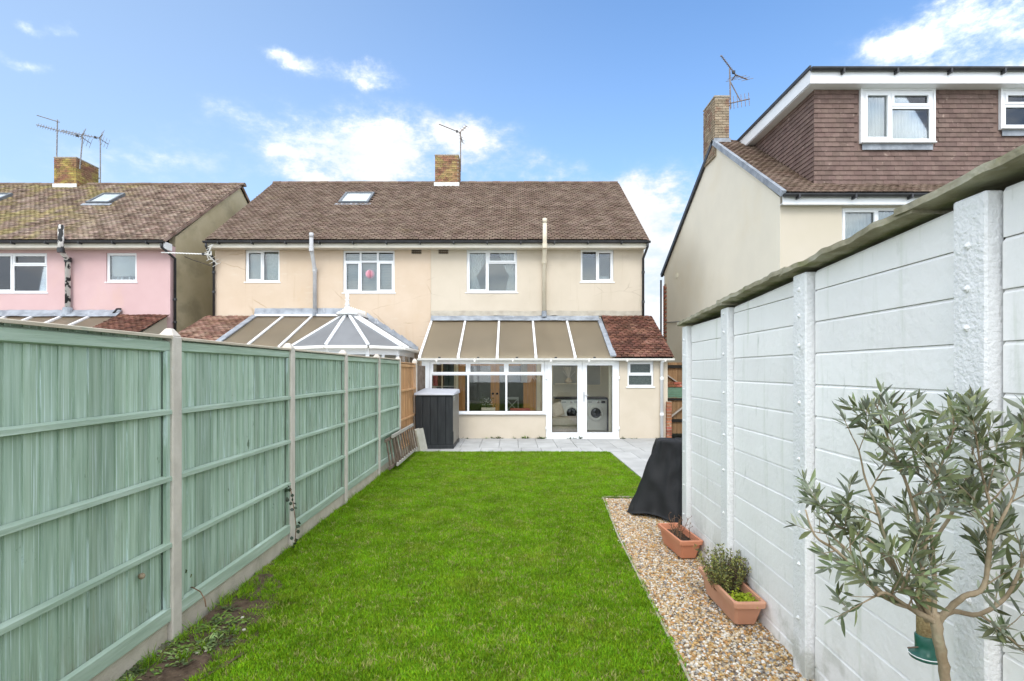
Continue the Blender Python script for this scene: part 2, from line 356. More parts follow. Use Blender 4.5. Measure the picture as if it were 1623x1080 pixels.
M['felt'] = mat('dark_roof_felt', (.020, .016, .013), rough=.95)
M['dirtjoint'] = mat('dark_joint', (.26, .265, .24), (.40, .40, .37), scale=9, rough=.95)
M['asbestos'] = mat('mossy_cement_sheet', (.25, .225, .15), (.35, .32, .235), (.45, .42, .33), scale=6, rough=.95, bump=.8, bscale=28, stretch=(1, .8, 2), stain=[((.19, .20, .075), 5, (1, 1, 1), .52, .68, .7), ((.42, .40, .34), 9, (1, 1, 1), .6, .72, .5), ((.05, .05, .035), 3, (1, 1, 1), .58, .75, .6)])
M['slab'] = mat('grey_paving', (.37, .37, .36), (.45, .45, .44), scale=2.2, rough=.8, bump=.3, bscale=60, jitter=.08, stain=((.32, .315, .30), 1.4, (1, 1, 1), .55, .75, .5))
M['slab_joint'] = mat('paving_joint', (.10, .095, .08), (.16, .15, .13), scale=20, rough=.95)
M['terracotta'] = mat('terracotta_plastic', (.57, .215, .12), (.62, .26, .15), scale=3, rough=.55, spec=.3, stain=((.60, .34, .22), 5, (1, 1, 1), .6, .8, .4))
M['terracotta2'] = mat('faded_terracotta_plastic', (.55, .275, .175), (.61, .33, .215), scale=3, rough=.65, spec=.25, stain=((.58, .38, .27), 5, (1, 1, 1), .58, .8, .5))
M['compost'] = mat('dark_compost', (.025, .018, .012), (.07, .05, .035), scale=40, rough=1, bump=1, bscale=60)
M['soil'] = mat('bare_soil', (.055, .035, .022), (.12, .082, .054), scale=14, rough=1, bump=1, bscale=40, stain=((.20, .16, .11), 25, (1, 1, 1), .62, .7, .6))
M['lawn'] = mat('lawn_turf', (.055, .115, .006), (.09, .18, .008), scale=3, rough=1, bump=.8, bscale=60, stain=((.09, .085, .03), 5, (1, 1, 1), .58, .72, .6))  # base kept darker than the blades: shade in the gaps is painted in
M['gravelbase'] = mat('gravel_bed', (.20, .155, .10), (.36, .30, .22), scale=40, rough=.95, bump=1, bscale=60)
M['ground'] = mat('ground', (.10, .11, .07), (.16, .16, .12), scale=.5, rough=1)
M['bbq'] = mat('black_cover_fabric', (.011, .011, .012), (.019, .019, .020), scale=3, rough=.6, spec=.3, bump=.25, bscale=140, stain=((.06, .06, .06), 4, (1, 1, .6), .58, .75, .5))
M['box_dark'] = mat('charcoal_plastic', (.016, .018, .021), (.030, .033, .036), scale=4, stretch=(4, 4, .5), rough=.5, spec=.35, bump=.3, bscale=20, bstretch=(4, 4, .4))
M['box_side'] = mat('grey_brown_plastic', (.16, .145, .12), (.22, .20, .17), scale=4, rough=.5, spec=.35, stretch=(4, 4, .5))
M['box_lid'] = mat('light_grey_plastic', (.40, .41, .45), (.46, .47, .51), scale=4, rough=.5, spec=.35)
M['ladder'] = mat('weathered_timber', (.12, .085, .06), (.20, .155, .12), scale=8, stretch=(1, .4, 1), rough=.9, bump=.4, bscale=30)
M['ladder_rail'] = mat('pale_weathered_timber', (.36, .33, .29), (.45, .42, .38), scale=6, stretch=(2, .4, 2), rough=.9, bump=.4, bscale=30)
M['stone'] = mat('pale_stone_slab', (.42, .40, .33), (.52, .50, .43), scale=6, rough=.9, bump=.4, bscale=40, stain=((.32, .31, .22), 4, (1, 1, 1), .55, .75, .5))
M['oak'] = mat('varnished_oak', (.50, .235, .065), (.60, .31, .11), scale=6, stretch=(6, 6, .5), rough=.4, spec=.4)
M['knob'] = mat('dark_iron', (.03, .028, .025), rough=.4, metal=.8)
M['applwhite'] = mat('appliance_enamel', (.78, .80, .76), (.80, .82, .78), rough=.3, spec=.5)
M['applgrey'] = mat('appliance_grey', (.45, .47, .47), rough=.4)
M['darkglass'] = mat('dark_drum_glass', (.012, .013, .015), rough=.08, spec=.6)
M['chrome'] = mat('chrome', (.7, .7, .7), rough=.2, metal=1)
M['worktop'] = mat('dark_worktop', (.025, .024, .023), rough=.4)
M['sofa'] = mat('taupe_fabric', (.50, .43, .37), (.56, .49, .43), scale=20, rough=.95, bump=.3, bscale=200)
M['cushion'] = mat('cream_fabric', (.68, .60, .48), (.74, .66, .54), scale=20, rough=.95, bump=.3, bscale=200)
M['intwall'] = mat('cream_plaster', (.80, .75, .60), (.83, .78, .63), scale=1, rough=.9)
M['intfloor'] = mat('grey_floor_tile', (.55, .53, .49), (.62, .60, .56), scale=2, rough=.4)
M['redbox'] = mat('dusty_red_card', (.42, .085, .075), (.48, .11, .10), scale=8, rough=.7)
M['bark'] = mat('olive_bark', (.22, .165, .10), (.36, .29, .20), scale=14, stretch=(1, 1, .5), rough=.95, bump=.7, bscale=45, stain=((.28, .30, .20), 8, (1, 1, 1), .56, .72, .5))
M['leaf'] = translucent_mat('olive_leaf', (.155, .185, .085), .25, .5, jitter=.55, gloss=.09, under=(.36, .39, .30), hue=.03, scale=9)
M['twig'] = mat('dry_twig', (.14, .075, .04), (.22, .13, .08), scale=20, rough=.9)
M['thyme'] = translucent_mat('herb_leaf', (.36, .37, .11), .25, .6, jitter=.4, gloss=.05, under=(.13, .15, .07), hue=.03)
M['purpleherb'] = translucent_mat('purplish_herb_leaf', (.10, .075, .055), .25, .6, jitter=.4, gloss=.05, hue=.03)
M['limeleaf'] = translucent_mat('lime_leaf', (.36, .44, .035), .3, .6, jitter=.3, gloss=.05, hue=.02)
M['weed'] = translucent_mat('weed_leaf', (.17, .26, .05), .25, .6, jitter=.35, gloss=.08, under=(.14, .2, .06), hue=.03)
M['weed_dark'] = translucent_mat('dark_weed_leaf', (.085, .115, .04), .2, .6, jitter=.35, gloss=.08, hue=.03)
M['weed_pale'] = translucent_mat('pale_weed_leaf', (.28, .38, .14), .3, .6, jitter=.3, gloss=.08, hue=.03)
M['ivy'] = translucent_mat('ivy_leaf', (.022, .042, .018), .15, .4, jitter=.4, gloss=.15)
M['flowerwhite'] = mat('white_petal', (.8, .8, .78), rough=.8)
M['grass'] = translucent_mat('grass_blade', (.185, .345, .010), .35, .6, jitter=.5, gloss=.04, hue=.024, scale=2.6, patch=((.27, .34, .03), 1.5, .50, .72, .5))
M['drygrass'] = translucent_mat('dry_grass_blade', (.38, .38, .12), .35, .6, jitter=.3, gloss=.05, hue=.02)
M['pebble'] = ramp_mat('gravel_pebble', [(.42, .30, .17), (.50, .40, .27), (.58, .52, .43), (.30, .19, .10), (.52, .36, .19), (.24, .23, .22), (.62, .57, .50), (.40, .27, .15), (.36, .34, .31), (.46, .35, .23), (.68, .65, .60), (.17, .14, .12), (.48, .29, .16), (.55, .46, .34)], rough=.55)
M['edging'] = mat('pale_timber_edging', (.34, .30, .22), (.44, .40, .31), scale=8, rough=.95, bump=.4, bscale=40)
M['feeder_green'] = mat('green_plastic', (.012, .085, .06), (.02, .11, .08), rough=.35, spec=.45)
M['feeder_mesh'] = mat('seed_mesh', (.30, .21, .10), (.48, .36, .20), scale=90, rough=.8, bump=.6, bscale=150)
M['gate'] = mat('stained_gate_timber', (.23, .135, .065), (.31, .19, .10), scale=4, stretch=(8, 8, .5), rough=.85, bump=.35, bscale=20, jitter=.15)
M['brace'] = mat('grey_brace_timber', (.38, .34, .30), (.46, .42, .38), scale=6, rough=.9)
M['pot_metal'] = mat('hinge_steel', (.55, .55, .56), rough=.35, metal=.7)
M['vent'] = mat('brown_air_brick', (.10, .075, .055), (.14, .105, .08), rough=.9)
M['teal'] = mat('green_painted_slat', (.14, .26, .18), (.2, .33, .24), rough=.8, scale=6)

# ------------------------------------------------------------------ mesh helpers
W = {}          # object name -> world origin children are measured from
def origin_of(parent):
    return W.get(parent.name, Vector((0, 0, 0))) if parent else Vector((0, 0, 0))

class MB:
    def __init__(self):
        self.v, self.f = [], []
    def add(self, vs, fs):
        b = len(self.v)
        self.v += [Vector(p) for p in vs]
        self.f += [tuple(i + b for i in f) for f in fs]
        return self
    def hexa(self, c):
        return self.add(c, [(0, 3, 2, 1), (4, 5, 6, 7), (0, 1, 5, 4), (1, 2, 6, 5), (2, 3, 7, 6), (3, 0, 4, 7)])
    def box(self, x0, x1, y0, y1, z0, z1):
        return self.hexa([(x0, y0, z0), (x1, y0, z0), (x1, y1, z0), (x0, y1, z0), (x0, y0, z1), (x1, y0, z1), (x1, y1, z1), (x0, y1, z1)])
    def beam(self, p, q, w, h, up=(0, 0, 1)):
        p, q, up = Vector(p), Vector(q), Vector(up)
        d = (q - p).normalized(); s = d.cross(up).normalized(); u = s.cross(d)
        a, b = s * w / 2, u * h / 2
        return self.hexa([p - a - b, p + a - b, q + a - b, q - a - b, p - a + b, p + a + b, q + a + b, q - a + b])
    def tube(self, pts, r, n=8, cap=True):
        pts = [Vector(p) for p in pts]
        k = len(pts)
        rs = r if isinstance(r, (list, tuple)) else [r] * k
        t0 = (pts[1] - pts[0]).normalized()
        ref = Vector((0, 0, 1)) if abs(t0.z) < .9 else Vector((1, 0, 0))
        s = t0.cross(ref).normalized()
        vs, fs = [], []
        for i, p in enumerate(pts):
            t = ((pts[min(i + 1, k - 1)] - p).normalized() + (p - pts[max(i - 1, 0)]).normalized())
            t = t.normalized() if t.length > 1e-6 else t0
            s = (s - t * s.dot(t)).normalized(); u = t.cross(s)
            for j in range(n):
                a = 2 * math.pi * j / n
                vs.append(p + (s * math.cos(a) + u * math.sin(a)) * rs[i])
        for i in range(k - 1):
            for j in range(n):
                a, b = i * n + j, i * n + (j + 1) % n
                fs.append((a, b, b + n, a + n))
        if cap:
            fs.append(tuple(range(n - 1, -1, -1))); fs.append(tuple((k - 1) * n + j for j in range(n)))
        return self.add(vs, fs)
    def prism(self, poly, axis, a, b):
        """poly: 2-D outline in the other two axes (x: (y,z), y: (x,z), z: (x,y))"""
        def mk(p, t):
            return {'x': (t, p[0], p[1]), 'y': (p[0], t, p[1]), 'z': (p[0], p[1], t)}[axis]
        n = len(poly)
        vs = [mk(p, a) for p in poly] + [mk(p, b) for p in poly]
        fs = [tuple(range(n - 1, -1, -1)), tuple(range(n, 2 * n))] + [(i, (i + 1) % n, (i + 1) % n + n, i + n) for i in range(n)]
        return self.add(vs, fs)
    def lathe(self, prof, c, n=16, axis='z'):
        vs, fs = [], []
        c = Vector(c)
        for r, h in prof:
            for j in range(n):
                a = 2 * math.pi * j / n
                p = (r * math.cos(a), r * math.sin(a), h)
                if axis == 'y':
                    p = (p[0], h, p[1])
                vs.append(c + Vector(p))
        k = len(prof)
        for i in range(k - 1):
            for j in range(n):
                a, b = i * n + j, i * n + (j + 1) % n
                fs.append((a, b, b + n, a + n))
        fs.append(tuple(range(n - 1, -1, -1))); fs.append(tuple((k - 1) * n + j for j in range(n)))
        return self.add(vs, fs)
    def grid(self, nu, nv, fn):
        vs = [fn(i / (nu - 1), j / (nv - 1)) for j in range(nv) for i in range(nu)]
        fs = [(j * nu + i, j * nu + i + 1, (j + 1) * nu + i + 1, (j + 1) * nu + i) for j in range(nv - 1) for i in range(nu - 1)]
        return self.add(vs, fs)
    def holed(self, x0, x1, z0, z1, yf, yb, holes):
        """slab facing -Y with rectangular openings (x0,x1,z0,z1), reveals included"""
        xs = sorted({x0, x1, *[v for h in holes for v in h[:2] if x0 < v < x1]})
        zs = sorted({z0, z1, *[v for h in holes for v in h[2:] if z0 < v < z1]})
        def solid(i, j):
            if i < 0 or j < 0 or i >= len(xs) - 1 or j >= len(zs) - 1:
                return False
            cx, cz = (xs[i] + xs[i + 1]) / 2, (zs[j] + zs[j + 1]) / 2
            return not any(h[0] < cx < h[1] and h[2] < cz < h[3] for h in holes)
        for i in range(len(xs) - 1):
            for j in range(len(zs) - 1):
                if not solid(i, j):
                    continue
                a, b, c, d = xs[i], xs[i + 1], zs[j], zs[j + 1]
                self.add([(a, yf, c), (b, yf, c), (b, yf, d), (a, yf, d)], [(0, 1, 2, 3)])
                self.add([(a, yb, c), (b, yb, c), (b, yb, d), (a, yb, d)], [(3, 2, 1, 0)])
                if not solid(i - 1, j): self.add([(a, yf, c), (a, yf, d), (a, yb, d), (a, yb, c)], [(0, 1, 2, 3)])
                if not solid(i + 1, j): self.add([(b, yf, c), (b, yb, c), (b, yb, d), (b, yf, d)], [(0, 1, 2, 3)])
                if not solid(i, j - 1): self.add([(a, yf, c), (a, yb, c), (b, yb, c), (b, yf, c)], [(0, 1, 2, 3)])
                if not solid(i, j + 1): self.add([(a, yf, d), (b, yf, d), (b, yb, d), (a, yb, d)], [(0, 1, 2, 3)])
        return self
    def mesh(self, name, bevel=0, smoothed=False, merge=False):
        me = bpy.data.meshes.new(name)
        me.from_pydata([tuple(v) for v in self.v], [], self.f)
        if bevel or merge:
            bm = bmesh.new(); bm.from_mesh(me)
            bmesh.ops.remove_doubles(bm, verts=bm.verts, dist=1e-4)
            if bevel:
                bmesh.ops.recalc_face_normals(bm, faces=bm.faces)
                es = [e for e in bm.edges if len(e.link_faces) == 2 and e.calc_face_angle(0) > .5]
                bmesh.ops.bevel(bm, geom=es, offset=bevel, segments=1, affect='EDGES', clamp_overlap=True)
            bm.to_mesh(me); bm.free()
        if smoothed:
            me.polygons.foreach_set('use_smooth', [True] * len(me.polygons))
        me.update()
        return me
    def build(self, name, m, parent=None, bevel=0, smoothed=False, kind=None, label=None, merge=False):
        lo = Vector([min(v[i] for v in self.v) for i in range(3)]); hi = Vector([max(v[i] for v in self.v) for i in range(3)])
        o = Vector(((lo.x + hi.x) / 2, (lo.y + hi.y) / 2, lo.z))
        self.v = [v - o for v in self.v]
        me = self.mesh(name, bevel, smoothed, merge)
        me.materials.append(M[m] if isinstance(m, str) else m)
        ob = bpy.data.objects.new(name, me)
        COL.objects.link(ob)
        ob.location = o - origin_of(parent)
        if parent:
            ob.parent = parent
        W[ob.name] = o.copy()
        if kind: ob['kind'] = kind
        if label: ob['label'] = label
        return ob

def tag(o, label, cat, group=None):
    o['label'] = label; o['category'] = cat
    if group: o['group'] = group
    return o

def thing(name, label, cat, loc=(0, 0, 0), group=None, rotz=0.0, local=False, rot=None):
    o = bpy.data.objects.new(name, None)
    COL.objects.link(o)
    o.location = loc
    o.rotation_euler = rot if rot else (0, 0, rotz)
    o.empty_display_size = .1
    W[o.name] = Vector((0, 0, 0)) if local else Vector(loc)
    return tag(o, label, cat, group)

def structure(o):
    o['kind'] = 'structure'
    return o

def piece_objs(name, me, mats, parent):
    off = Matrix.Translation(-origin_of(parent))
    for m in mats:
        ob = bpy.data.objects.new(name, me)
        COL.objects.link(ob)
        ob.parent = parent
        ob.matrix_local = off @ m

def joined(name, me, mats, matl, parent, kind='stuff'):
    vs = np.array([v.co for v in me.vertices], dtype=np.float64)
    faces = [tuple(p.vertices) for p in me.polygons]
    o = origin_of(parent)
    allv, allf = [], []
    n = len(vs)
    for k, m in enumerate(mats):
        a = np.array(m)
        allv.append(vs @ a[:3, :3].T + a[:3, 3] - np.array(o))
        allf += [tuple(i + k * n for i in f) for f in faces]
    me2 = bpy.data.meshes.new(name)
    me2.from_pydata(np.concatenate(allv).tolist(), [], allf)
    me2.materials.append(M[matl])
    ob = bpy.data.objects.new(name, me2)
    COL.objects.link(ob)
    if parent: ob.parent = parent
    if kind: ob['kind'] = kind
    return ob

def pieces(name, me, mats, matl, parent, limit=300):
    if not me.materials:
        me.materials.append(M[matl])
    piece_objs(name, me, mats[:limit], parent)
    if len(mats) > limit:
        joined(name + '_field', me, mats[limit:], matl, parent)

def frame(o, u, v, n):
    m = Matrix.Identity(4)
    for i, a in enumerate((u, v, n, o)):
        for r in range(3):
            m[r][i] = a[r]
    return m

def tile_mesh(name, w, L, t, camber=.006):
    vs = [(-w/2, 0, 0), (0, 0, camber), (w/2, 0, 0), (-w/2, L, -t), (0, L, -t + camber), (w/2, L, -t),
          (-w/2, 0, -t), (0, 0, -t + camber), (w/2, 0, -t)]
    fs = [(0, 1, 4, 3), (1, 2, 5, 4), (6, 7, 1, 0), (7, 8, 2, 1), (6, 0, 3), (8, 5, 2)]
    me = bpy.data.meshes.new(name); me.from_pydata(vs, [], fs); me.update()
    return me

def tile_field(p0, u, v, wid, hgt, tw, ex, keep=None, lift=.006, wob=.012):
    """matrices of lapped tiles over a slope: p0 eave corner, u along the eave, v up the slope; tiles are cut at the verges"""
    u, v = Vector(u).normalized(), Vector(v).normalized(); n = u.cross(v)
    p0 = Vector(p0); out = []
    r = 0
    while r * ex < hgt - ex * .3:
        s = -tw / 2 if r % 2 else 0.0
        y = r * ex
        while s < wid - .02:
            a, b = max(s, 0), min(s + tw, wid)
            s += tw
            x = (a + b) / 2
            if b - a < .04 or (keep and not keep(x, y)):
                continue
            m = Matrix.Rotation(U(-wob, wob), 4, 'Z') @ Matrix.Rotation(U(-.035, .035), 4, 'Y') @ Matrix.Rotation(U(-.05, .0), 4, 'X') @ Matrix.Diagonal(((b - a) / tw, 1, 1, 1))
            out.append(frame(p0 + u * x + v * (y + U(-.007, .007)) + n * (.030 + U(0, lift)), u, v, n) @ m)
        r += 1
    return out

def brick_mats(x0, x1, y0, y1, z0, z1, sides='FLR'):
    """stretcher-bond brick faces round a stack: returns matrices for a .205 x .05 x .063 brick centred on its face"""
    out = []
    L, H, g = .215, .065, .010
    n = int((z1 - z0) / (H + g))
    def run(a, b, mk, shift):
        p = a - (L / 2 if shift else 0)
        while p < b - .03:
            s, e = max(p, a), min(p + L, b)
            if e - s > .04:
                out.append(mk((s + e) / 2) @ Matrix.Diagonal(((e - s - g) / L, 1, 1, 1)))
            p += L
    for k in range(n):
        z = z0 + k * (H + g) + H / 2
        if 'F' in sides: run(x0, x1, lambda c: Matrix.Translation((c, y0 + .018 + U(-.003, .003), z)), k % 2)
        if 'R' in sides: run(y0 + .05, y1, lambda c: Matrix.Translation((x1 - .018 + U(-.003, .003), c, z)) @ Matrix.Rotation(R(90), 4, 'Z'), (k + 1) % 2)
        if 'L' in sides: run(y0 + .05, y1, lambda c: Matrix.Translation((x0 + .018 + U(-.003, .003), c, z)) @ Matrix.Rotation(R(-90), 4, 'Z'), (k + 1) % 2)
    return out

BRICK = MB().box(-.1075, .1075, -.025, .025, -.0325, .0325).mesh('brick', bevel=.004)
def brick_copy(matl):
    me = BRICK.copy(); me.materials.clear(); me.materials.append(M[matl]); return me

def px(x, D): return (x - CX) * D / FPX
def pz(y, D): return CAMZ + (HY - y) * D / FPX

# ------------------------------------------------------------------ windows
def window(parent, x0, x1, z0, z1, yf, lights, frame_w=.055, depth=.07, sill=True, m='upvc', glass='glass', sill_m='upvc', name='window', gd=.035):
    """lights: (u0,u1,v0,v1,opens) in fractions of the opening; opens = has a proud sash"""
    w, h = x1 - x0, z1 - z0
    holes, sashes, panes = [], [], []
    for (u0, u1, v0, v1, op) in lights:
        a, b, c, d = x0 + u0 * w, x0 + u1 * w, z0 + v0 * h, z0 + v1 * h
        f = frame_w
        ga = (a + f * (1 if u0 == 0 else .5), b - f * (1 if u1 == 1 else .5), c + f * (1 if v0 == 0 else .5), d - f * (1 if v1 == 1 else .5))
        holes.append(ga)
        panes.append(ga)
        if op:
            e = .016
            i = .036
            s = (ga[0] - e, ga[1] + e, ga[2] - e, ga[3] + e)
            sashes.append((s, (ga[0] + i, ga[1] - i, ga[2] + i, ga[3] - i)))
    fr = MB().holed(x0, x1, z0, z1, yf, yf + depth, holes)
    wo = fr.build(name, m, parent)
    for s, inn in sashes:
        MB().holed(s[0], s[1], s[2], s[3], yf - .016, yf + .03, [inn]).build('sash', m, wo)
    for k, g in enumerate(panes):
        MB().box(g[0] - .002, g[1] + .002, yf + gd, yf + gd + .006, g[2] - .002, g[3] + .002).build('pane', glass, wo)
        s = MB().holed(g[0], g[1], g[2], g[3], yf + gd - .004, yf + gd - .001, [(g[0] + .007, g[1] - .007, g[2] + .007, g[3] - .007)])
        if not lights[k][4]:
            s.build('seal', 'seal', wo)
    if sill:
        MB().box(x0 - .04, x1 + .04, yf - .07, yf + .03, z0 - .035, z0 - .001).build('sill', sill_m, wo, bevel=.006)
    return wo

def pleated(x0, x1, z0, z1, y, amp=.025, n=9):
    def fn(u, v):
        x = x0 + (x1 - x0) * u
        return (x, y + amp * math.sin(u * n * 2 * math.pi + .6 * math.sin(u * 17)) * (1 - .3 * v), z0 + (z1 - z0) * v)
    return MB().grid(n * 8, 3, fn)

def halfgutter(x0, x1, yc, z, r=.055):
    poly = [(yc + r * math.cos(a), z + r * math.sin(a)) for a in [math.pi + math.pi * k / 8 for k in range(9)]]
    poly = [(yc - r, z + .008)] + poly[:] + [(yc + r, z + .008)]
    return MB().prism([(p[0], p[1]) for p in poly], 'x', x0, x1)

# ================================================================== SETTING: ground, lawn base, gravel bed, patio
g = MB().add([(-400, -60, -.12), (400, -60, -.12), (400, 900, -.12), (-400, 900, -.12)], [(0, 1, 2, 3)])
structure(g.build('ground', 'ground'))

GRAVEL_EDGE = [(0.93, -.6), (0.95, 1.5), (1.024, 3.13), (1.059, 3.83), (1.088, 4.45), (1.147, 5.84), (1.285, 7.69)]
def gravel_x(y):
    for (xa, ya), (xb, yb) in zip(GRAVEL_EDGE, GRAVEL_EDGE[1:]):
        if y <= yb:
            return xa + (xb - xa) * (y - ya) / (yb - ya)
    return 2.17
def lawn_z(x, y):
    return -.015 + .018 * mnoise.noise(Vector((x * .9, y * .6, 3))) + .008 * mnoise.noise(Vector((x * 3, y * 3, 7)))
def strip(xl, xr, ys, nx, zf):
    b = MB(); vs = []; fs = []
    for y in ys:
        a, c = xl(y), xr(y)
        for i in range(nx):
            x = a + (c - a) * i / (nx - 1)
            vs.append((x, y, zf(x, y)))
    for j in range(len(ys) - 1):
        for i in range(nx - 1):
            k = j * nx + i
            fs.append((k, k + 1, k + nx + 1, k + nx))
    return b.add(vs, fs)
ys_l = [-.6 + 8.29 * i / 50 for i in range(51)]
lb = strip(lambda y: -2.26, gravel_x, ys_l, 26, lawn_z)
ys_u = [7.69 + 4.24 * i / 26 for i in range(27)]
lb2 = strip(lambda y: -2.26, lambda y: 2.15, ys_u, 26, lawn_z)
lb.add(lb2.v, lb2.f)
lawn = structure(lb.build('lawn', 'lawn', smoothed=True))
gravel_bed = structure(strip(gravel_x, lambda y: 1.74 + .027 * y, [-.6 + 8.27 * i / 30 for i in range(31)], 8, lambda x, y: -.035 + .012 * mnoise.noise(Vector((x * 4, y * 3, 1)))).build('gravel_bed', 'gravelbase', smoothed=True))
ed = MB()
for (xa, ya), (xb, yb) in zip(GRAVEL_EDGE, GRAVEL_EDGE[1:]):
    ed.beam((xa + .012, ya, -.03), (xb + .012, yb, -.03), .016, .06)
tag(ed.build('lawn_edging', 'edging'), 'thin pale timber edging strip between the lawn and the gravel', 'lawn edging')
ed = MB().beam((1.30, 7.70, -.03), (2.16, 7.70, -.03), .02, .06)
tag(ed.build('lawn_edging', 'edging'), 'short dark edging across the far end of the gravel strip by the black cover', 'lawn edging')

# patio of separate grey slabs
pat = structure(MB().box(-2.3, 5.9, 11.93, 14.5, -.10, -.03).box(2.17, 5.9, 5.7, 11.93, -.10, -.03).build('patio', 'slab_joint'))
sl = {}
def slab_mesh(w, d):
    k = (round(w, 3), round(d, 3))
    if k not in sl:
        sl[k] = MB().box(-w/2 + .004, w/2 - .004, -d/2 + .004, d/2 - .004, -.035, 0).mesh('paving_slab', bevel=.003)
        sl[k].materials.append(M['slab'])
    return sl[k]
def lay(cx, cy, w, d):
    piece_objs('paving_slab', slab_mesh(w, d), [Matrix.Translation((cx, cy, U(-.002, .003))) @ Matrix.Rotation(U(-.004, .004), 4, 'X') @ Matrix.Rotation(U(-.004, .004), 4, 'Y')], pat)
for i in range(14):
    x = -2.15 + .46 * i + .23
    lay(x + .06, 12.24, .46, .58)
    for y in (12.98, 13.88):
        lay(x, y, .46, .88)
y = 11.93 - .44
while y > 5.8:
    for i in range(8):
        lay(2.17 + .46 * i + .24, y, .46, .88)
    y -= .88

# bare soil along the fence
sb = MB()
def soilz(u, v):
    y = 2.4 + 2.6 * v
    wv = .50 * (1 - abs(2 * v - .9) ** 2.2 * .8) + .05 * math.sin(v * 19)
    x = -2.24 + max(.04, wv) * u
    return (x, y, .012 + .02 * mnoise.noise(Vector((x * 9, y * 9, 2))) - .02 * u)
sb.grid(22, 60, soilz)
soil = structure(sb.build('soil', 'soil', smoothed=True))

# ================================================================== MAIN PAIR OF HOUSES
XL, XR, XP = -9.08, 4.03, -2.48
D0 = 16.4
house = thing('semi_detached_house', 'pair of peach and cream rendered semi-detached houses under one brown tiled roof', 'house', (-2.5, 20.5, 0))
def wX(a): return px(a, D0)
def wZ(a): return pz(a, D0)
WIN = [(wX(389), wX(443.5), wZ(447), wZ(396)), (wX(544), wX(626), wZ(464), wZ(397)), (wX(740), wX(820), wZ(463.5), wZ(396)), (wX(921), wX(973), wZ(447), wZ(396))]
OAK = (wX(727), wX(850), .02, 2.25)
KITCH = (wX(676), wX(722), .95, 2.25)
VENTS = [(wX(652.5), wX(668.5), wZ(403), wZ(392.5)), (wX(695.5), wX(711), wZ(403), wZ(392.5))]
MB().holed(XL, XP - .002, -.1, 5.64, D0, D0 + .25, [WIN[0], WIN[1], VENTS[0]]).build('wall', 'peach', house, label='peach rendered rear wall of the left hand house')
MB().holed(XP + .002, XR, -.1, 5.64, D0, D0 + .25, [WIN[2], WIN[3], VENTS[1], OAK, KITCH]).build('wall', 'cream', house, label='cream rendered rear wall of the right hand house')
gp = [(16.66, -.1), (25.0, -.1), (25.0, 5.6), (20.6, 8.9), (16.66, 5.95)]
MB().prism(gp, 'x', XL, XL + .2).build('gable_wall', 'olive_render', house)
MB().prism(gp, 'x', XR - .2, XR).build('gable_wall', 'cream', house)
MB().box(XL + .2, XR - .2, 24.8, 25.0, -.1, 5.6).build('front_wall', 'cream', house)
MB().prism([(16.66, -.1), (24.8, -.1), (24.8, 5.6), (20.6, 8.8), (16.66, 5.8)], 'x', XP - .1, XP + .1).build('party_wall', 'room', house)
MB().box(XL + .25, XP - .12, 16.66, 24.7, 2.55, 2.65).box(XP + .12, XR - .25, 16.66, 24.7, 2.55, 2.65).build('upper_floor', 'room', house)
EY, EZ, RY, RZ = 16.02, 5.70, 20.6, 8.99
SV = Vector((0, RY - EY, RZ - EZ)).normalized(); SL = math.hypot(RY - EY, RZ - EZ); SN = Vector((1, 0, 0)).cross(SV)
VL, VR = -9.15, 4.09
roof = MB().prism([(EY, EZ - .06), (EY, EZ), (RY, RZ), (25.2, EZ), (25.2, EZ - .06), (RY, RZ - .09)], 'x', VL + .02, VR - .02).build('roof', 'felt', house)
TM = tile_mesh('roof_tile', .144, .17, .020)
sky_u = (px(540, 18.85) - VL, px(587, 18.85) - VL); sky_v = (.575 * SL, .765 * SL)
def keep_main(x, y):
    if sky_u[0] - .02 < x < sky_u[1] + .02 and sky_v[0] - .05 < y < sky_v[1] + .02: return False
    return True
joined('roof_tile', TM, tile_field((VL, EY - .03, EZ + .0), (1, 0, 0), SV, VR - VL, SL, .163, .112, keep_main, lift=.010, wob=.02), 'tile', roof)
RT = MB()
prof = [(.125 * math.cos(math.pi * k / 8), .105 * math.sin(math.pi * k / 8)) for k in range(9)]
RT.prism(prof + [(-.10, -.02), (.10, -.02)], 'x', -.147, .147)
RTM = RT.mesh('ridge_tile'); RTM.materials.append(M['tile'])
def ridge(parent, x0, x1, y, z, skip=None):
    n = int((x1 - x0) / .3)
    ms = []
    for i in range(n + 1):
        x = x0 + .15 + i * .3
        if x > x1 or (skip and skip[0] < x < skip[1]): continue
        ms.append(Matrix.Translation((x, y, z + U(-.006, .006))) @ Matrix.Rotation(U(-.02, .02), 4, 'Y'))
    piece_objs('ridge_tile', RTM, ms, parent)
CH = (px(690, 20.3), px(727.5, 20.3))
ridge(roof, VL, VR, RY, RZ - .02, CH)
# verge: mortared tile edge down the two gables
for x in (VL + .01, VR - .01):
    MB().beam((x, EY, EZ - .02), (x, RY, RZ - .02), .05, .07, up=SN).build('verge', 'tile', roof)
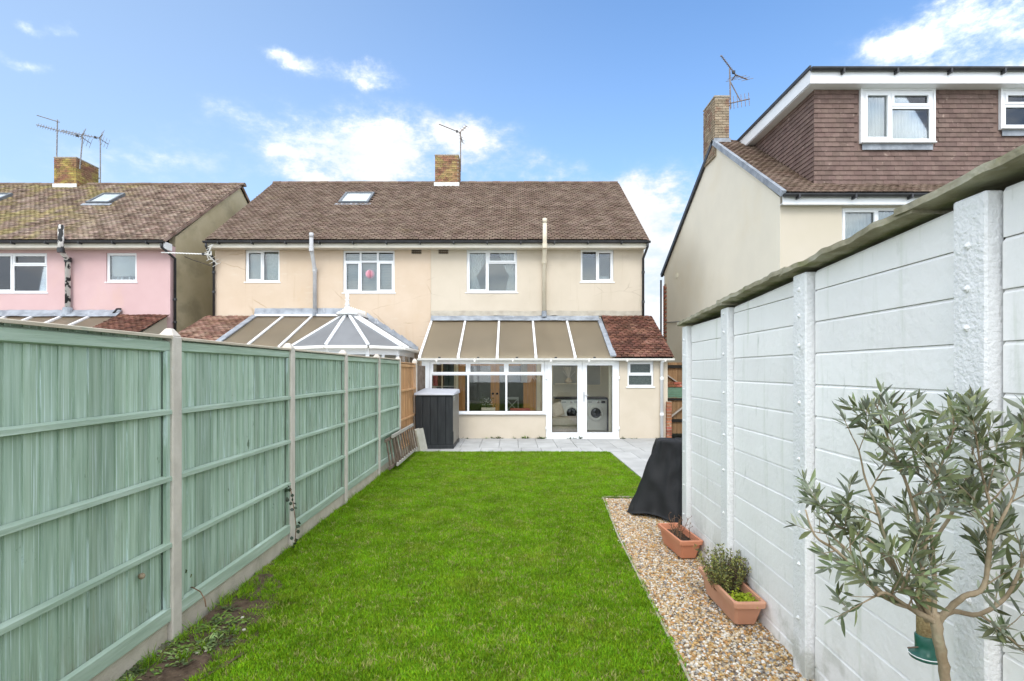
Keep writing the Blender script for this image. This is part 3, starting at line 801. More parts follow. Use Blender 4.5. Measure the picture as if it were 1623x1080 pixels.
# skylight
def skylight(parent, p0, u0, u1, v0, v1, name='skylight'):
    p0 = Vector(p0); u = Vector((1, 0, 0))
    fr = frame(p0, u, SV, SN)
    b = MB()
    a, c, lo, hi, t = u0, u1, v0, v1, .07
    for (x0, x1, y0, y1) in ((a, c, lo, lo + t), (a, c, hi - t, hi), (a, a + t, lo + t, hi - t), (c - t, c, lo + t, hi - t)):
        q = MB().box(x0, x1, y0, y1, -.02, .10); b.add([fr @ w for w in q.v], q.f)
    o = b.build(name, 'skylight_frame', parent)
    q = MB().box(a + t - .003, c - t + .003, lo + t - .003, hi - t + .003, .055, .065); g2 = MB(); g2.add([fr @ w for w in q.v], q.f)
    g2.build('pane', 'skypane', o)
    q = MB().box(a - .10, c + .10, lo - .16, lo - .004, .02, .045); g3 = MB(); g3.add([fr @ w for w in q.v], q.f); g3.build('flashing', 'lead', o)
    return o
M['skypane'] = mat('skylight_glass', (.46, .50, .52), (.56, .60, .61), scale=3, rough=.08, spec=.8)  # pale base colour stands in for the sky reflected in the pane
skylight(roof, (VL, EY, EZ), sky_u[0], sky_u[1], sky_v[0], sky_v[1])
# chimney
def chimney(parent, x0, x1, y0, y1, z0, z1, matl, as_parts, sides, flash='whitelead', flashz=None):
    c = MB().box(x0 + .012, x1 - .012, y0 + .012, y1 - .012, z0, z1).build('chimney', 'mortar', parent)
    ms = brick_mats(x0, x1, y0, y1, z0, z1, sides)
    if as_parts: pieces('brick', brick_copy(matl), ms, matl, c)
    else: joined('brick', brick_copy(matl), ms, matl, c)
    MB().box(x0 - .01, x1 + .01, y0 - .01, y1 + .01, z1 - .02, z1 + .02).lathe([(.12, z1 + .02), (.10, z1 + .06), (.0, z1 + .07)], (x0 + (x1 - x0) * .33, (y0 + y1) / 2, 0), 10).build('cap', 'mortar', c)
    if flashz:
        a, b = flashz
        MB().box(x0 - .03, x1 + .03, y0 - .035, y0 - .012, a, b).build('flashing', flash, c)
    return c
yb = 20.25
zr = RZ - (RY - yb) * (RZ - EZ) / (RY - EY)
chimney(house, CH[0], CH[1], yb, 21.05, zr - .15, pz(246, yb), 'brick', False, 'FR', flashz=(zr - .06, zr + .17))
# gutter, fascia, soffit
halfgutter(VL - .04, VR + .03, EY - .06, EZ - .045).build('gutter', 'blackpipe', house)
for x in [VL + .4 + 1.0 * i for i in range(13)]:
    MB().box(x, x + .03, EY - .125, EY + .02, EZ - .125, EZ - .05).build('gutter_bracket', 'blackpipe', house)
MB().box(VL + .05, VR - .05, EY + .02, EY + .045, EZ - .215, EZ - .03).build('fascia', 'fascia', house)
MB().box(VL + .05, VR - .05, EY + .046, D0 - .001, EZ - .20, EZ - .185).build('soffit', 'fascia', house)
# windows
yw = D0 + .05
def glass_back(parent, x0, x1, z0, z1, y, matl='blind', nm='blind'):
    MB().box(x0, x1, y, y + .006, z0, z1).build(nm, matl, parent)
w = window(house, *WIN[0], yw, [(0, .5, 0, 1, True), (.5, 1, 0, 1, False)])
glass_back(w, WIN[0][0] + .05, WIN[0][0] + .52, WIN[0][2] + .03, WIN[0][3] - .05, yw + .14)
glass_back(w, WIN[0][0] + .56, WIN[0][1] - .04, WIN[0][2] + .03, WIN[0][3] - .05, yw + .16, 'obscure')
w = window(house, *WIN[1], yw, [(0, .333, 0, .74, True), (.333, .667, 0, .74, False), (.667, 1, 0, .74, True), (0, .333, .74, 1, False), (.333, .667, .74, 1, False), (.667, 1, .74, 1, False)], frame_w=.06)
for k in range(24):
    z = WIN[1][2] + .05 + k * .05
    if z < WIN[1][3] - .06:
        MB().beam(((WIN[1][0] + .05), yw + .16, z), (WIN[1][1] - .05, yw + .16, z), .006, .042, up=(0, -.35, 1)).build('blind_slat', 'blind', w)
mid = Vector((px(585, D0), yw + .11, pz(433.5, D0)))
b = MB()
for k in range(10):
    a = math.pi * k / 10
    b.lathe([(.02, -.012), (.14, -.004), (.145, 0), (.14, .004), (.02, .012)], (0, 0, 0), 14)
    rm = Matrix.Rotation(a, 4, 'Z') @ Matrix.Rotation(R(90), 4, 'X')
    for i in range(len(b.v) - 70, len(b.v)): b.v[i] = rm @ b.v[i]
b.v = [v + mid for v in b.v]
tag(b.build('paper_pompom', 'pinkpaper'), 'round pink paper decoration hanging behind the middle pane of the peach house window', 'decoration')
w = window(house, *WIN[2], yw, [(0, .42, 0, 1, True), (.42, 1, 0, .70, False), (.42, 1, .70, 1, True)], frame_w=.055)
def tied_curtain(parent, x0, x1, z0, z1, y, side):
    def fn(u, v):
        # gathered at the middle towards its own side
        t = abs(v - .42) ; wv = .38 + .62 * min(1, max(0, (v - .42)) / .55) ** .8 if v > .42 else .38 + .25 * (t / .42)
        x = x0 + (x1 - x0) * wv * u if side < 0 else x1 - (x1 - x0) * wv * u
        return (x, y + .02 * math.sin(u * 44), z0 + (z1 - z0) * v)
    MB().grid(50, 18, fn).build('curtain', 'curtain', parent, smoothed=True)
tied_curtain(w, WIN[2][0] + .05, WIN[2][0] + .68, WIN[2][2] + .04, WIN[2][3] - .05, yw + .16, -1)
tied_curtain(w, WIN[2][0] + .98, WIN[2][1] - .05, WIN[2][2] + .04, WIN[2][3] - .05, yw + .16, 1)
w = window(house, *WIN[3], yw, [(0, .5, 0, 1, False), (.5, 1, 0, 1, True)])
MB().box(WIN[3][0] + .56, WIN[3][1] - .1, yw + .25, yw + .28, WIN[3][2] + .03, WIN[3][2] + .22).build('ornament', 'blind', w)
# backing rooms: light grey walls close behind so that the glass reads as it does in daylight
for wdw in WIN:
    MB().box(wdw[0] - .3, wdw[1] + .3, D0 + 1.6, D0 + 1.65, 2.7, 5.6).build('room_wall', 'intwall', house)
for v in VENTS:
    o = MB().box(v[0], v[1], D0 + .03, D0 + .05, v[2], v[3]).build('air_brick', 'vent', house)
    for k in range(3):
        z = v[2] + (v[3] - v[2]) * (k + .2) / 3
        for j in range(5):
            xx = v[0] + (v[1] - v[0]) * (j + .15) / 5
            MB().box(xx, xx + .042, D0 + .005, D0 + .031, z, z + .014).build('grille_bar', 'mortar', o)
# pipes
def downpipe(parent, pts, r, m, clips=(), name='downpipe'):
    o = MB().tube(pts, r, 10).build(name, m, parent, smoothed=True)
    for (p, w) in clips:
        MB().lathe([(r * w, -.035), (r * w, .035)], p, 12).build('collar', m, o)
    return o
downpipe(house, [(VR - .05, EY - .06, EZ - .10), (VR - .05, EY - .05, EZ - .2), (XR - .035, D0 - .07, EZ - .48), (XR - .035, D0 - .07, 3.2)], .036, 'blackpipe', [((XR - .035, D0 - .07, 4.8), 1.35), ((XR - .035, D0 - .07, 3.9), 1.35)])
downpipe(house, [(VL + .04, EY - .06, EZ - .10), (VL + .04, EY - .05, EZ - .2), (XL + .0, D0 - .07, EZ - .50), (XL + .0, D0 - .07, 3.2)], .036, 'blackpipe', [((XL + .0, D0 - .07, 4.8), 1.35), ((XL + .0, D0 - .07, 4.2), 1.35)])
def flue(parent, xt, xb, ytop, ybot, m, r=.058, jog=(395, 428)):
    yo, yi = EY - .17, D0 - .10
    P = [(px(xt, yo), yo, pz(ytop, yo)), (px(xt, yo), yo, pz(jog[0], yo)), (px(xb, yi), yi, pz(jog[1], yi)), (px(xb, yi), yi, pz(ybot, yi))]
    o = MB().tube(P, r, 12).build('soil_pipe', m, parent, smoothed=True)
    MB().lathe([(r * 1.1, -.09), (r * 1.1, .04), (r * .8, .05)], P[0], 12).build('cowl', m, o, smoothed=True)
    for k, (q, hh) in enumerate(((P[1], .07), (P[2], .06))):
        MB().lathe([(r * 1.22, -hh), (r * 1.22, hh)], q, 12).build('collar', m, o)
    MB().lathe([(r * 1.35, -.10), (r * 1.2, .08)], (P[3][0], P[3][1], P[3][2] + .05), 12).build('pipe_boot', 'lead', o)
    return o
flue(house, 494, 499.5, 372, 498, 'greypipe')
flue(house, 864, 863, 349, 500, 'creampipe', r=.062, jog=(390, 415))
# oak doors between the house and the lean-to
ox0, ox1 = OAK[0], OAK[1]
db = MB().box(ox0, ox0 + .07, D0 + .03, D0 + .13, .02, 2.2).box(ox1 - .07, ox1, D0 + .03, D0 + .13, .02, 2.2).box(ox0 + .07, ox1 - .07, D0 + .03, D0 + .13, 2.13, 2.2)
door = db.build('oak_doorway', 'oak', house)
def oak_leaf(x0, x1, y):
    l = MB().holed(x0, x1, .05, 2.12, y, y + .045, [(x0 + .13, x1 - .13, .35, 1.95)]).build('door_leaf', 'oak', door)
    MB().box(x0 + .125, x1 - .125, y + .02, y + .026, .345, 1.955).build('pane', 'glass_clear', door)
    return l
xm = px(785, D0)
oak_leaf(ox0 + .075, xm - .004, D0 + .04); oak_leaf(xm + .004, ox1 - .075 - .18, D0 + .04)
MB().box(ox1 - .25, ox1 - .075, D0 + .041, D0 + .085, .05, 2.12).build('door_panel', 'oak', door)
for s in (-1, 1):
    MB().lathe([(.010, -.05), (.012, -.03), (.032, -.02), (.034, 0), (.015, .012)], (xm + s * .065, D0 + .01, 1.10), 12, axis='y').build('knob', 'knob', door, smoothed=True)
# kitchen opening at the left with a pale sill
MB().holed(KITCH[0], KITCH[1], KITCH[2], KITCH[3], D0 + .05, D0 + .1, [(KITCH[0] + .05, KITCH[0] + .46, KITCH[2] + .06, KITCH[3] - .06), (KITCH[0] + .50, KITCH[1] - .04, KITCH[2] + .06, KITCH[3] - .06)]).build('kitchen_window', 'intwall', house)
MB().box(XP + .1, XR - .2, 16.68, 24.7, -.05, 0).build('ground_floor', 'intfloor', house)
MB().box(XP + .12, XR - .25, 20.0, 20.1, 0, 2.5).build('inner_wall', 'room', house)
chair = thing('dining_chair', 'white cross back dining chair seen through the oak doors', 'chair', (px(812, 17.6), 17.6, 0))
cxx, cyy = px(812, 17.6), 17.6
for dx in (-.2, .2):
    for dy in (-.2, .2):
        MB().box(cxx + dx - .02, cxx + dx + .02, cyy + dy - .02, cyy + dy + .02, 0, .95 if dy < 0 else .45).build('leg', 'upvc', chair)
MB().box(cxx - .23, cxx + .23, cyy - .17, cyy + .23, .451, .48).build('seat', 'upvc', chair)
MB().box(cxx - .18, cxx + .18, cyy - .215, cyy - .185, .87, .95).build('top_rail', 'upvc', chair)
MB().beam((cxx - .18, cyy - .2, .5), (cxx + .18, cyy - .2, .87), .02, .03).build('cross_bar', 'upvc', chair)
MB().beam((cxx + .18, cyy - .18, .5), (cxx - .18, cyy - .18, .87), .02, .03).build('cross_bar', 'upvc', chair)
tb = thing('dining_table', 'pale dining table in the dim room behind the oak doors', 'table', (px(760, 18.4), 18.4, 0))
tx = px(760, 18.4)
MB().box(tx - .6, tx + .6, 18.0, 18.8, .72, .76).build('tabletop', 'brace', tb)
for dx in (-.55, .55):
    for dy in (18.05, 18.75):
        MB().box(tx + dx - .03, tx + dx + .03, dy - .03, dy + .03, 0, .719).build('leg', 'brace', tb)

# ================================================================== REAR LEAN-TO OF THE CREAM HOUSE
LF = 14.3
lean = thing('lean_to_conservatory', 'white framed lean-to conservatory with bronze roof panels and red tiled corner', 'conservatory', (.9, 14.3, 0))
def lX(a): return px(a, LF)
def lZ(a): return pz(a, LF)
LX0, LX1 = lX(669), 4.15
EAVE_Y, EAVE_Z, TOP_Y, TOP_Z = 14.14, 2.16, 16.36, 3.36
# masonry
DW = (lX(866), lX(981.5), -.02, lZ(570.5))
SW = (lX(995), lX(1036.5), lZ(613), lZ(572.5))
WW = (lX(682), lX(863.5), lZ(655), lZ(572))
MB().box(lX(682), lX(865.5), LF, LF + .22, -.05, lZ(658)).build('dwarf_wall', 'cream_brick', lean)
MB().holed(lX(982), LX1, -.05, 2.12, LF, LF + .22, [SW]).build('wall', 'cream_brick', lean)
MB().prism([(LF + .221, -.05), (D0 - .001, -.05), (D0 - .001, 3.28), (LF + .221, 2.12)], 'x', LX1 - .2, LX1).build('side_wall', 'cream_brick', lean)
MB().prism([(LF + .06, -.05), (D0 - .001, -.05), (D0 - .001, 3.26), (LF + .06, 2.1)], 'x', LX0 + .005, LX0 + .10).build('side_wall', 'upvc_old', lean)
MB().box(LX0, lX(681.5), LF - .01, LF + .06, -.05, 2.1).build('corner_post', 'upvc', lean)
MB().box(lX(863.8), lX(865.8), LF - .012, LF + .07, lZ(658), 2.1).build('mullion', 'upvc', lean)
MB().box(LX0, lX(982), LF - .005, LF + .09, lZ(571.8) + .003, 2.14).build('head_beam', 'upvc', lean)
c1 = (lX(742.5) - WW[0]) / (WW[1] - WW[0]); c2 = (lX(803) - WW[0]) / (WW[1] - WW[0]); tv = (lZ(593.5) - WW[2]) / (WW[3] - WW[2])
window(lean, *WW, LF, [(0, c1, 0, tv, False), (c1, c2, 0, tv, False), (c2, 1, 0, tv, False), (0, c1, tv, 1, True), (c1, c2, tv, 1, True), (c2, 1, tv, 1, True)], frame_w=.05, glass='glass_clear')
window(lean, *SW, LF + .04, [(0, 1, 0, .46, False), (0, 1, .46, 1, True)], frame_w=.045, glass='dark_obscure')
# french doors
fd = MB().holed(DW[0], DW[1], 0, DW[3], LF - .005, LF + .06, [(DW[0] + .06, DW[1] - .06, .06, DW[3] - .05)]).build('french_door_frame', 'upvc', lean)
MB().box(DW[0] - .02, DW[1] + .02, LF - .07, LF + .03, -.03, .012).build('door_sill', 'upvc', lean)
xm = (DW[0] + DW[1]) / 2 - .01
for (a, b2, gl) in ((DW[0] + .04, xm - .003, (lX(875), lX(915.5), lZ(685.5), lZ(579.5))), (xm + .003, DW[1] - .04, (lX(930.5), lX(971), lZ(685.5), lZ(579.5)))):
    lf = MB().holed(a, b2, .045, DW[3] - .035, LF - .022, LF + .04, [gl]).build('door_leaf', 'upvc', lean)
    MB().box(gl[0] - .003, gl[1] + .003, LF + .005, LF + .011, gl[2] - .003, gl[3] + .003).build('pane', 'glass_clear', lf)
    MB().holed(gl[0], gl[1], gl[2], gl[3], LF - .004, LF - .001, [(gl[0] + .010, gl[1] - .010, gl[2] + .010, gl[3] - .010)]).build('seal', 'seal', lf)
    left = a < xm - .1
    for z in (.28, 1.62):
        hx = a if left else b2
        MB().lathe([(.014, -.06), (.014, .06)], (hx + (-.012 if left else .012), LF - .032, z), 8).box(hx - .06, hx + .06, LF - .034, LF - .022, z - .035, z + .035).build('hinge', 'upvc', lf)
    if not left:
        MB().box(a + .025, a + .060, LF - .035, LF - .0225, .98, 1.24).beam((a + .042, LF - .06, 1.15), (a + .17, LF - .065, 1.15), .016, .022).build('handle', 'pot_metal', lf)
# glazed roof
BX = [-2.43, -1.415, -.39, .63, 1.66, 2.67]
rv = Vector((0, TOP_Y - EAVE_Y, TOP_Z - EAVE_Z)); rl = rv.length; rv.normalize(); rn = Vector((1, 0, 0)).cross(rv)
for a, b2 in zip(BX, BX[1:]):
    q = MB(); A = Vector((a + .02, EAVE_Y, EAVE_Z)); B2 = Vector((b2 - .02, EAVE_Y, EAVE_Z)); T = rv * rl; n = rn * .025
    q.hexa([A - n, B2 - n, B2 - n + T, A - n + T, A, B2, B2 + T, A + T]); q.build('roof_panel', 'polycarb', lean)
    MB().beam(A + Vector(((b2 - a) / 2 - .04, -.012, -.01)), A + Vector(((b2 - a) / 2 + .02, -.012, -.01)), .02, .03).build('panel_clip', 'blackpipe', lean)
for i, a in enumerate(BX):
    last = i == len(BX) - 1
    p = Vector((a, EAVE_Y - .02, EAVE_Z + .012)); q = Vector((a, TOP_Y, TOP_Z + .012))
    if last:
        MB().beam(p + rn * .02, q + rn * .02, .16, .035, up=rn).build('lead_valley', 'lead', lean)
    else:
        o = MB().beam(p + rn * .01, q + rn * .01, .062, .05, up=rn).build('glazing_bar', 'upvc', lean, bevel=.008)
        MB().box(a - .035, a + .035, EAVE_Y - .035, EAVE_Y - .0205, EAVE_Z - .025, EAVE_Z + .05).build('end_cap', 'upvc', o)
# lead flashing at the top, wrinkled strip above
def flash_strip(parent, x0, x1, ya, za, yb2, zb, m, nm, amp=.010, nx=90):
    def fn(u, v):
        x = x0 + (x1 - x0) * u
        k = mnoise.noise(Vector((x * 5, v * 3, 4))) * amp + mnoise.noise(Vector((x * 1.3, v, 9))) * amp
        return (x, ya + (yb2 - ya) * v - abs(k) * .8, za + (zb - za) * v + k * .7)
    return MB().grid(nx, 5, fn).build(nm, m, parent, smoothed=True)
flash_strip(lean, -2.46, 2.64, TOP_Y - .20, TOP_Z - .04, TOP_Y + .02, TOP_Z + .13, 'lead', 'lead_flashing')
flash_strip(lean, -2.46, XR - .02, D0 - .035, TOP_Z + .12, D0 - .012, TOP_Z + .27, 'grey_sheet', 'wrinkled_flashing', amp=.022)
# tiled corner
TT = MB().hexa([Vector((2.72, EAVE_Y, EAVE_Z - .04)), Vector((4.24, EAVE_Y, EAVE_Z - .04)), Vector((4.24, TOP_Y + .02, TOP_Z + .06)), Vector((2.72, TOP_Y + .02, TOP_Z + .06)),
                Vector((2.72, EAVE_Y, EAVE_Z)), Vector((4.24, EAVE_Y, EAVE_Z)), Vector((4.24, TOP_Y + .02, TOP_Z + .10)), Vector((2.72, TOP_Y + .02, TOP_Z + .10))]).build('tiled_roof', 'felt', lean)
tvv = Vector((0, TOP_Y + .02 - EAVE_Y, TOP_Z + .10 - EAVE_Z))
joined('roof_tile', TM, tile_field((2.72, EAVE_Y - .05, EAVE_Z - .01), (1, 0, 0), tvv, 1.54, tvv.length, .163, .112, None, lift=.012, wob=.02), 'red_tile', TT)
halfgutter(LX0 - .08, 4.26, EAVE_Y - .05, EAVE_Z - .045, r=.055).build('gutter', 'upvc_old', lean)
for k in range(7):
    MB().box(-2.0 + k * 1.0, -1.96 + k * 1.0, EAVE_Y - .11, EAVE_Y + .02, EAVE_Z - .12, EAVE_Z - .05).build('gutter_bracket', 'upvc_old', lean)
downpipe(lean, [(lX(1048.5), EAVE_Y - .04, EAVE_Z - .08), (lX(1048.5), LF - .06, EAVE_Z - .14), (lX(1048.5), LF - .06, .0)], .045, 'upvc', [((lX(1048.5), LF - .06, .65), 1.25), ((lX(1048.5), LF - .06, 1.6), 1.25)])
MB().box(LX0 + .02, LX1 - .2, LF + .10, D0 - .002, -.05, .03).build('floor', 'intfloor', lean)
MB().box(DW[0] - .10, DW[0] - .03, LF + .23, LF + .9, .03, 2.1).build('inner_pier', 'intwall', lean)
MB().box(lX(861), DW[0] + .02, LF + .071, LF + .22, lZ(658), 2.1).build('inner_pier', 'intwall', lean)
MB().box(lX(968), lX(981.8), LF + .23, LF + .28, .03, 2.1).build('inner_pier', 'intwall', lean)
for (a, b2) in ((px(851.5, 16.37), 3.94), (px(723, 16.37), px(726.3, 16.37))):
    MB().box(a, b2, 16.372, 16.396, .031, 3.25).build('inner_lining', 'intwall', lean)
# borrowed-light window on the back wall with its frame
MB().holed(px(873, 16.36), px(955, 16.36), pz(612, 16.36), pz(578, 16.36), 16.33, 16.361, [(px(877, 16.36), px(914, 16.36), pz(610, 16.36), pz(580, 16.36)), (px(918, 16.36), px(952, 16.36), pz(610, 16.36), pz(580, 16.36))]).build('inner_window', 'intwall', lean)
MB().box(px(877, 16.36) - .01, px(952, 16.36) + .01, 16.362, 16.3715, pz(610, 16.36) - .01, pz(580, 16.36) + .01).build('blind', 'blind', lean)
sh = thing('shelf_ornament', 'dried flowers in a cream vase on a shelf behind the left glass door', 'vase', (px(902, 16.2), 16.2, pz(608, 16.2)))
vx, vz = px(902, 16.2), pz(608, 16.2)
MB().lathe([(.05, 0), (.10, .04), (.11, .09), (.05, .14), (.06, .17)], (vx, 16.2, vz), 14).build('vase', 'cushion', sh, smoothed=True)
b = MB()
for k in range(26):
    a = U(0, 6.28); r = U(.03, .2)
    b.tube([(vx, 16.2, vz + .15), (vx + r * math.cos(a), 16.2 + .4 * r * math.sin(a), vz + U(.3, .52))], [.004, .012], 5)
b.build('dried_stem', 'flowerwhite', sh, kind='stuff')
MB().box(px(880, 16.2), px(925, 16.2), 16.1, 16.329, vz - .03, vz).build('shelf', 'intwall', lean)

# appliances, bench and small things inside
def appliance(name, label, cat, x0, x1, yf, drumx, drumz, dark):
    t = thing(name, label, cat, ((x0 + x1) / 2, yf + .28, .03))
    z0, z1 = .045, .955
    MB().box(x0, x1, yf, yf + .56, z0, z1).build('cabinet', 'applwhite', t, bevel=.012)
    MB().box(x0 + .01, x1 - .01, yf - .006, yf - .001, z1 - .125, z1 - .02).build('control_panel', 'applwhite', t)
    MB().box(x0 + .04, x0 + .15, yf - .009, yf - .0065, z1 - .09, z1 - .055).build('badge', 'applgrey', t)
    MB().lathe([(.033, 0), (.033, -.02), (.028, -.026)], (x0 + (x1 - x0) * .55, yf - .007, z1 - .07), 14, axis='y').build('dial', 'chrome', t, smoothed=True)
    MB().box(x1 - .17, x1 - .05, yf - .010, yf - .0065, z1 - .105, z1 - .035).build('display', 'darkglass' if dark else 'applgrey', t)
    c = (x0 + (x1 - x0) * drumx, yf - .001, drumz)
    MB().lathe([(.235, 0), (.235, -.02), (.21, -.035), (.155, -.03), (.15, -.012)], c, 28, axis='y').build('door_ring', 'applwhite', t, smoothed=True)
    MB().lathe([(.150, -.022), (.13, -.034), (.06, -.042)], c, 24, axis='y').build('door_glass', 'darkglass', t, smoothed=True)
    MB().box(c[0] + .13, c[0] + .16, yf - .05, yf - .0345, drumz - .08, drumz + .0).build('door_handle', 'chrome', t)
    MB().box(x0 + .02, x1 - .02, yf - .004, yf - .001, z0 + .01, z0 + .075).build('plinth_flap', 'applwhite', t)
    return t
appliance('tumble_dryer', 'white tumble dryer with a wide pale door ring behind the right glass door', 'dryer', px(930.5, 15.75), px(962.5, 15.75), 15.75, .45, .56, True)
appliance('washing_machine', 'white washing machine with a dark round door behind the left glass door', 'washing machine', px(889, 15.75), px(919.5, 15.75), 15.75, .58, .56, False)
tag(MB().box(px(880, 15.72), px(963.5, 15.72), 15.70, 16.32, .975, 1.015).build('worktop', 'worktop'), 'thin dark worktop over the two laundry machines', 'worktop')
tag(MB().box(px(963.3, 15.72) + .01, px(963.3, 15.72) + .05, 15.72, 16.32, .03, .974).build('end_panel', 'worktop'), 'dark end panel standing right of the tumble dryer', 'panel')
bench = thing('bench_sofa', 'low taupe upholstered bench just inside the left glass door', 'sofa', (1.45, 15.1, .03))
MB().box(1.02, 1.90, 14.75, 15.45, .03, .27).build('base', 'sofa', bench, bevel=.01)
MB().box(1.02, 1.90, 14.74, 15.45, .285, .50).build('seat', 'sofa', bench, bevel=.03)
def cushion_fn(u, v):
    a, b3 = u * 2 - 1, v * 2 - 1
    pin = 1 - .10 * (abs(a) * abs(b3)) - .06 * (1 - abs(a)) * (abs(b3)) - .06 * (1 - abs(b3)) * abs(a)
    return a, b3, pin
cb = MB()
cm = Matrix.Translation((1.27, 15.1, .70)) @ Matrix.Rotation(R(-20), 4, 'Y') @ Matrix.Rotation(R(30), 4, 'Z')
for sgn in (-1, 1):
    def fn(u, v, sgn=sgn):
        a, b3, pin = cushion_fn(u, v)
        th = .085 * ((1 - a ** 4) * (1 - b3 ** 4)) ** .5
        return cm @ Vector((a * .21 * pin, sgn * th, b3 * .21 * pin))
    cb.grid(14, 14, fn)
tag(cb.build('cushion', 'cushion', smoothed=True, merge=True), 'square cream cushion leaning on the taupe bench', 'cushion')
# sill things
pot = thing('flower_trough', 'cream trough of white flowering plant on the conservatory window sill', 'plant', (px(774, 14.5), 14.55, pz(652, 14.5)))
fx, fz = px(774.5, 14.55), lZ(653) + .012
MB().box(fx - .19, fx + .19, 14.49, 14.62, fz, fz + .085).build('trough', 'cushion', pot, bevel=.008)
def leaf_quad(b, p, d, n, L, w, curl=.15):
    d = d.normalized(); s = d.cross(n); s = s.normalized() if s.length > 1e-5 else Vector((1, 0, 0)); nn = s.cross(d)
    b.add([p, p + d * L * .35 + s * w * .5, p + d * L * .35 - s * w * .5, p + d * L * .72 + s * w * .42 - nn * L * curl * .4, p + d * L * .72 - s * w * .42 - nn * L * curl * .4, p + d * L - nn * L * curl],
          [(0, 1, 2), (1, 3, 4, 2), (3, 5, 4)])
def rdir(up=.0):
    while True:
        v = Vector((U(-1, 1), U(-1, 1), U(-1, 1)))
        if .05 < v.length < 1:
            v.normalize(); v.z += up
            return v.normalized()
b = MB(); fl = MB()
for k in range(160):
    q = Vector((fx + random.gauss(0, .09), 14.55 + U(-.05, .05), fz + .08 + abs(random.gauss(.08, .08))))
    leaf_quad(b, q, rdir(.6), rdir(), U(.03, .07), .018)
b.build('foliage', 'weed_dark', pot, kind='stuff')
for k in range(26):
    q = Vector((fx + random.gauss(0, .10), 14.53 + U(-.05, .05), fz + .16 + abs(random.gauss(.06, .08))))
    fl.lathe([(.0, -.012), (.014, 0), (.0, .012)], q, 6)
fl.build('flower', 'flowerwhite', pot, kind='stuff')
tag(MB().box(px(809, 14.55), px(841, 14.55), 14.48, 14.66, lZ(653) + .012, lZ(653) + .075).build('red_box', 'redbox', bevel=.006), 'flat red box lying on the conservatory window sill', 'box')
rk = thing('clothes_airer', 'thin white clothes airer with a red cloth behind the left conservatory pane', 'airer', (px(705, 15.6), 15.6, .03))
ax = px(705, 15.6)
for dx in (-.35, .35):
    MB().tube([(ax + dx, 15.5, .03), (ax + dx, 15.5, 1.35)], .012, 6).build('post', 'upvc', rk)
for z in (1.15, 1.25, 1.35):
    MB().tube([(ax - .35, 15.5, z), (ax + .35, 15.5, z)], .008, 6).build('rail', 'upvc', rk)
tag(pleated(ax - .33, ax - .20, 1.36, 1.72, 15.6, .02, 3).build('cloth', 'redbox', smoothed=True), 'dull red cloth hung up behind the left conservatory pane', 'cloth')
tag(pleated(px(826, 15.8), px(836, 15.8), 1.45, 2.0, 15.8, .02, 4).build('shirt', 'blind', smoothed=True), 'pale garment hanging by the oak doors behind the right pane', 'garment')

# ================================================================== NEIGHBOURING LEAN-TO (peach house) AND VICTORIAN CONSERVATORY
nl = thing('lean_to_conservatory', 'low lean-to behind the green fence with bronze panels and a pale red tiled corner', 'conservatory', (-7.4, 14.2, 0))
NY, NZ, NTY, NTZ = 14.0, 2.40, 16.36, 3.46
nv = Vector((0, NTY - NY, NTZ - NZ)); nlen = nv.length; nv.normalize(); nn = Vector((1, 0, 0)).cross(nv)
NBX = [-7.84, -6.96, -6.08, -5.2]
for a, b2 in zip(NBX, NBX[1:]):
    A = Vector((a + .02, NY, NZ)); B2 = Vector((b2 - .02, NY, NZ)); T = nv * nlen; n = nn * .025
    MB().hexa([A - n, B2 - n, B2 - n + T, A - n + T, A, B2, B2 + T, A + T]).build('roof_panel', 'polycarb', nl)
for i, a in enumerate(NBX[:3]):
    p = Vector((a, NY - .02, NZ + .012)); q = Vector((a, NTY, NTZ + .012))
    if i == 0: MB().beam(p + nn * .02, q + nn * .02, .17, .035, up=nn).build('lead_valley', 'lead', nl)
    else: MB().beam(p + nn * .01, q + nn * .01, .062, .05, up=nn).build('glazing_bar', 'upvc', nl, bevel=.008)
MB().beam((-7.8, NTY - .05, NTZ + .03), (-5.3, NTY - .05, NTZ + .03), .10, .06).build('top_bar', 'upvc', nl)
flash_strip(nl, -7.85, -4.9, NTY - .03, NTZ + .05, NTY + .02, NTZ + .25, 'lead', 'lead_flashing', amp=.015)
q0 = Vector((-9.28, NY, NZ - .04)); q1 = Vector((-7.88, NY, NZ - .04)); T = nv * nlen; up = nn * .04
TT = MB().hexa([q0, q1, q1 + T, q0 + T, q0 + up, q1 + up, q1 + T + up, q0 + T + up]).build('tiled_roof', 'felt', nl)
joined('roof_tile', TM, tile_field((-9.30, NY - .05, NZ - .01), (1, 0, 0), nv, 1.42, nlen, .163, .112, None, lift=.012, wob=.02), 'buff_tile', TT)
MB().holed(-9.15, -5.7, -.05, NZ - .06, NY + .12, NY + .3, [(-7.6, -6.0, .9, 2.1)]).build('wall', 'peach', nl)
MB().prism([(NY + .301, -.05), (D0 - .001, -.05), (D0 - .001, NTZ - .06), (NY + .301, NZ - .05)], 'x', -9.15, -8.95).build('side_wall', 'peach', nl)
window(nl, -7.6, -6.0, .9, 2.1, NY + .14, [(0, .5, 0, 1, False), (.5, 1, 0, 1, False)], glass='glass_clear')
halfgutter(-9.3, -5.9, NY - .05, NZ - .05).build('gutter', 'upvc_old', nl)

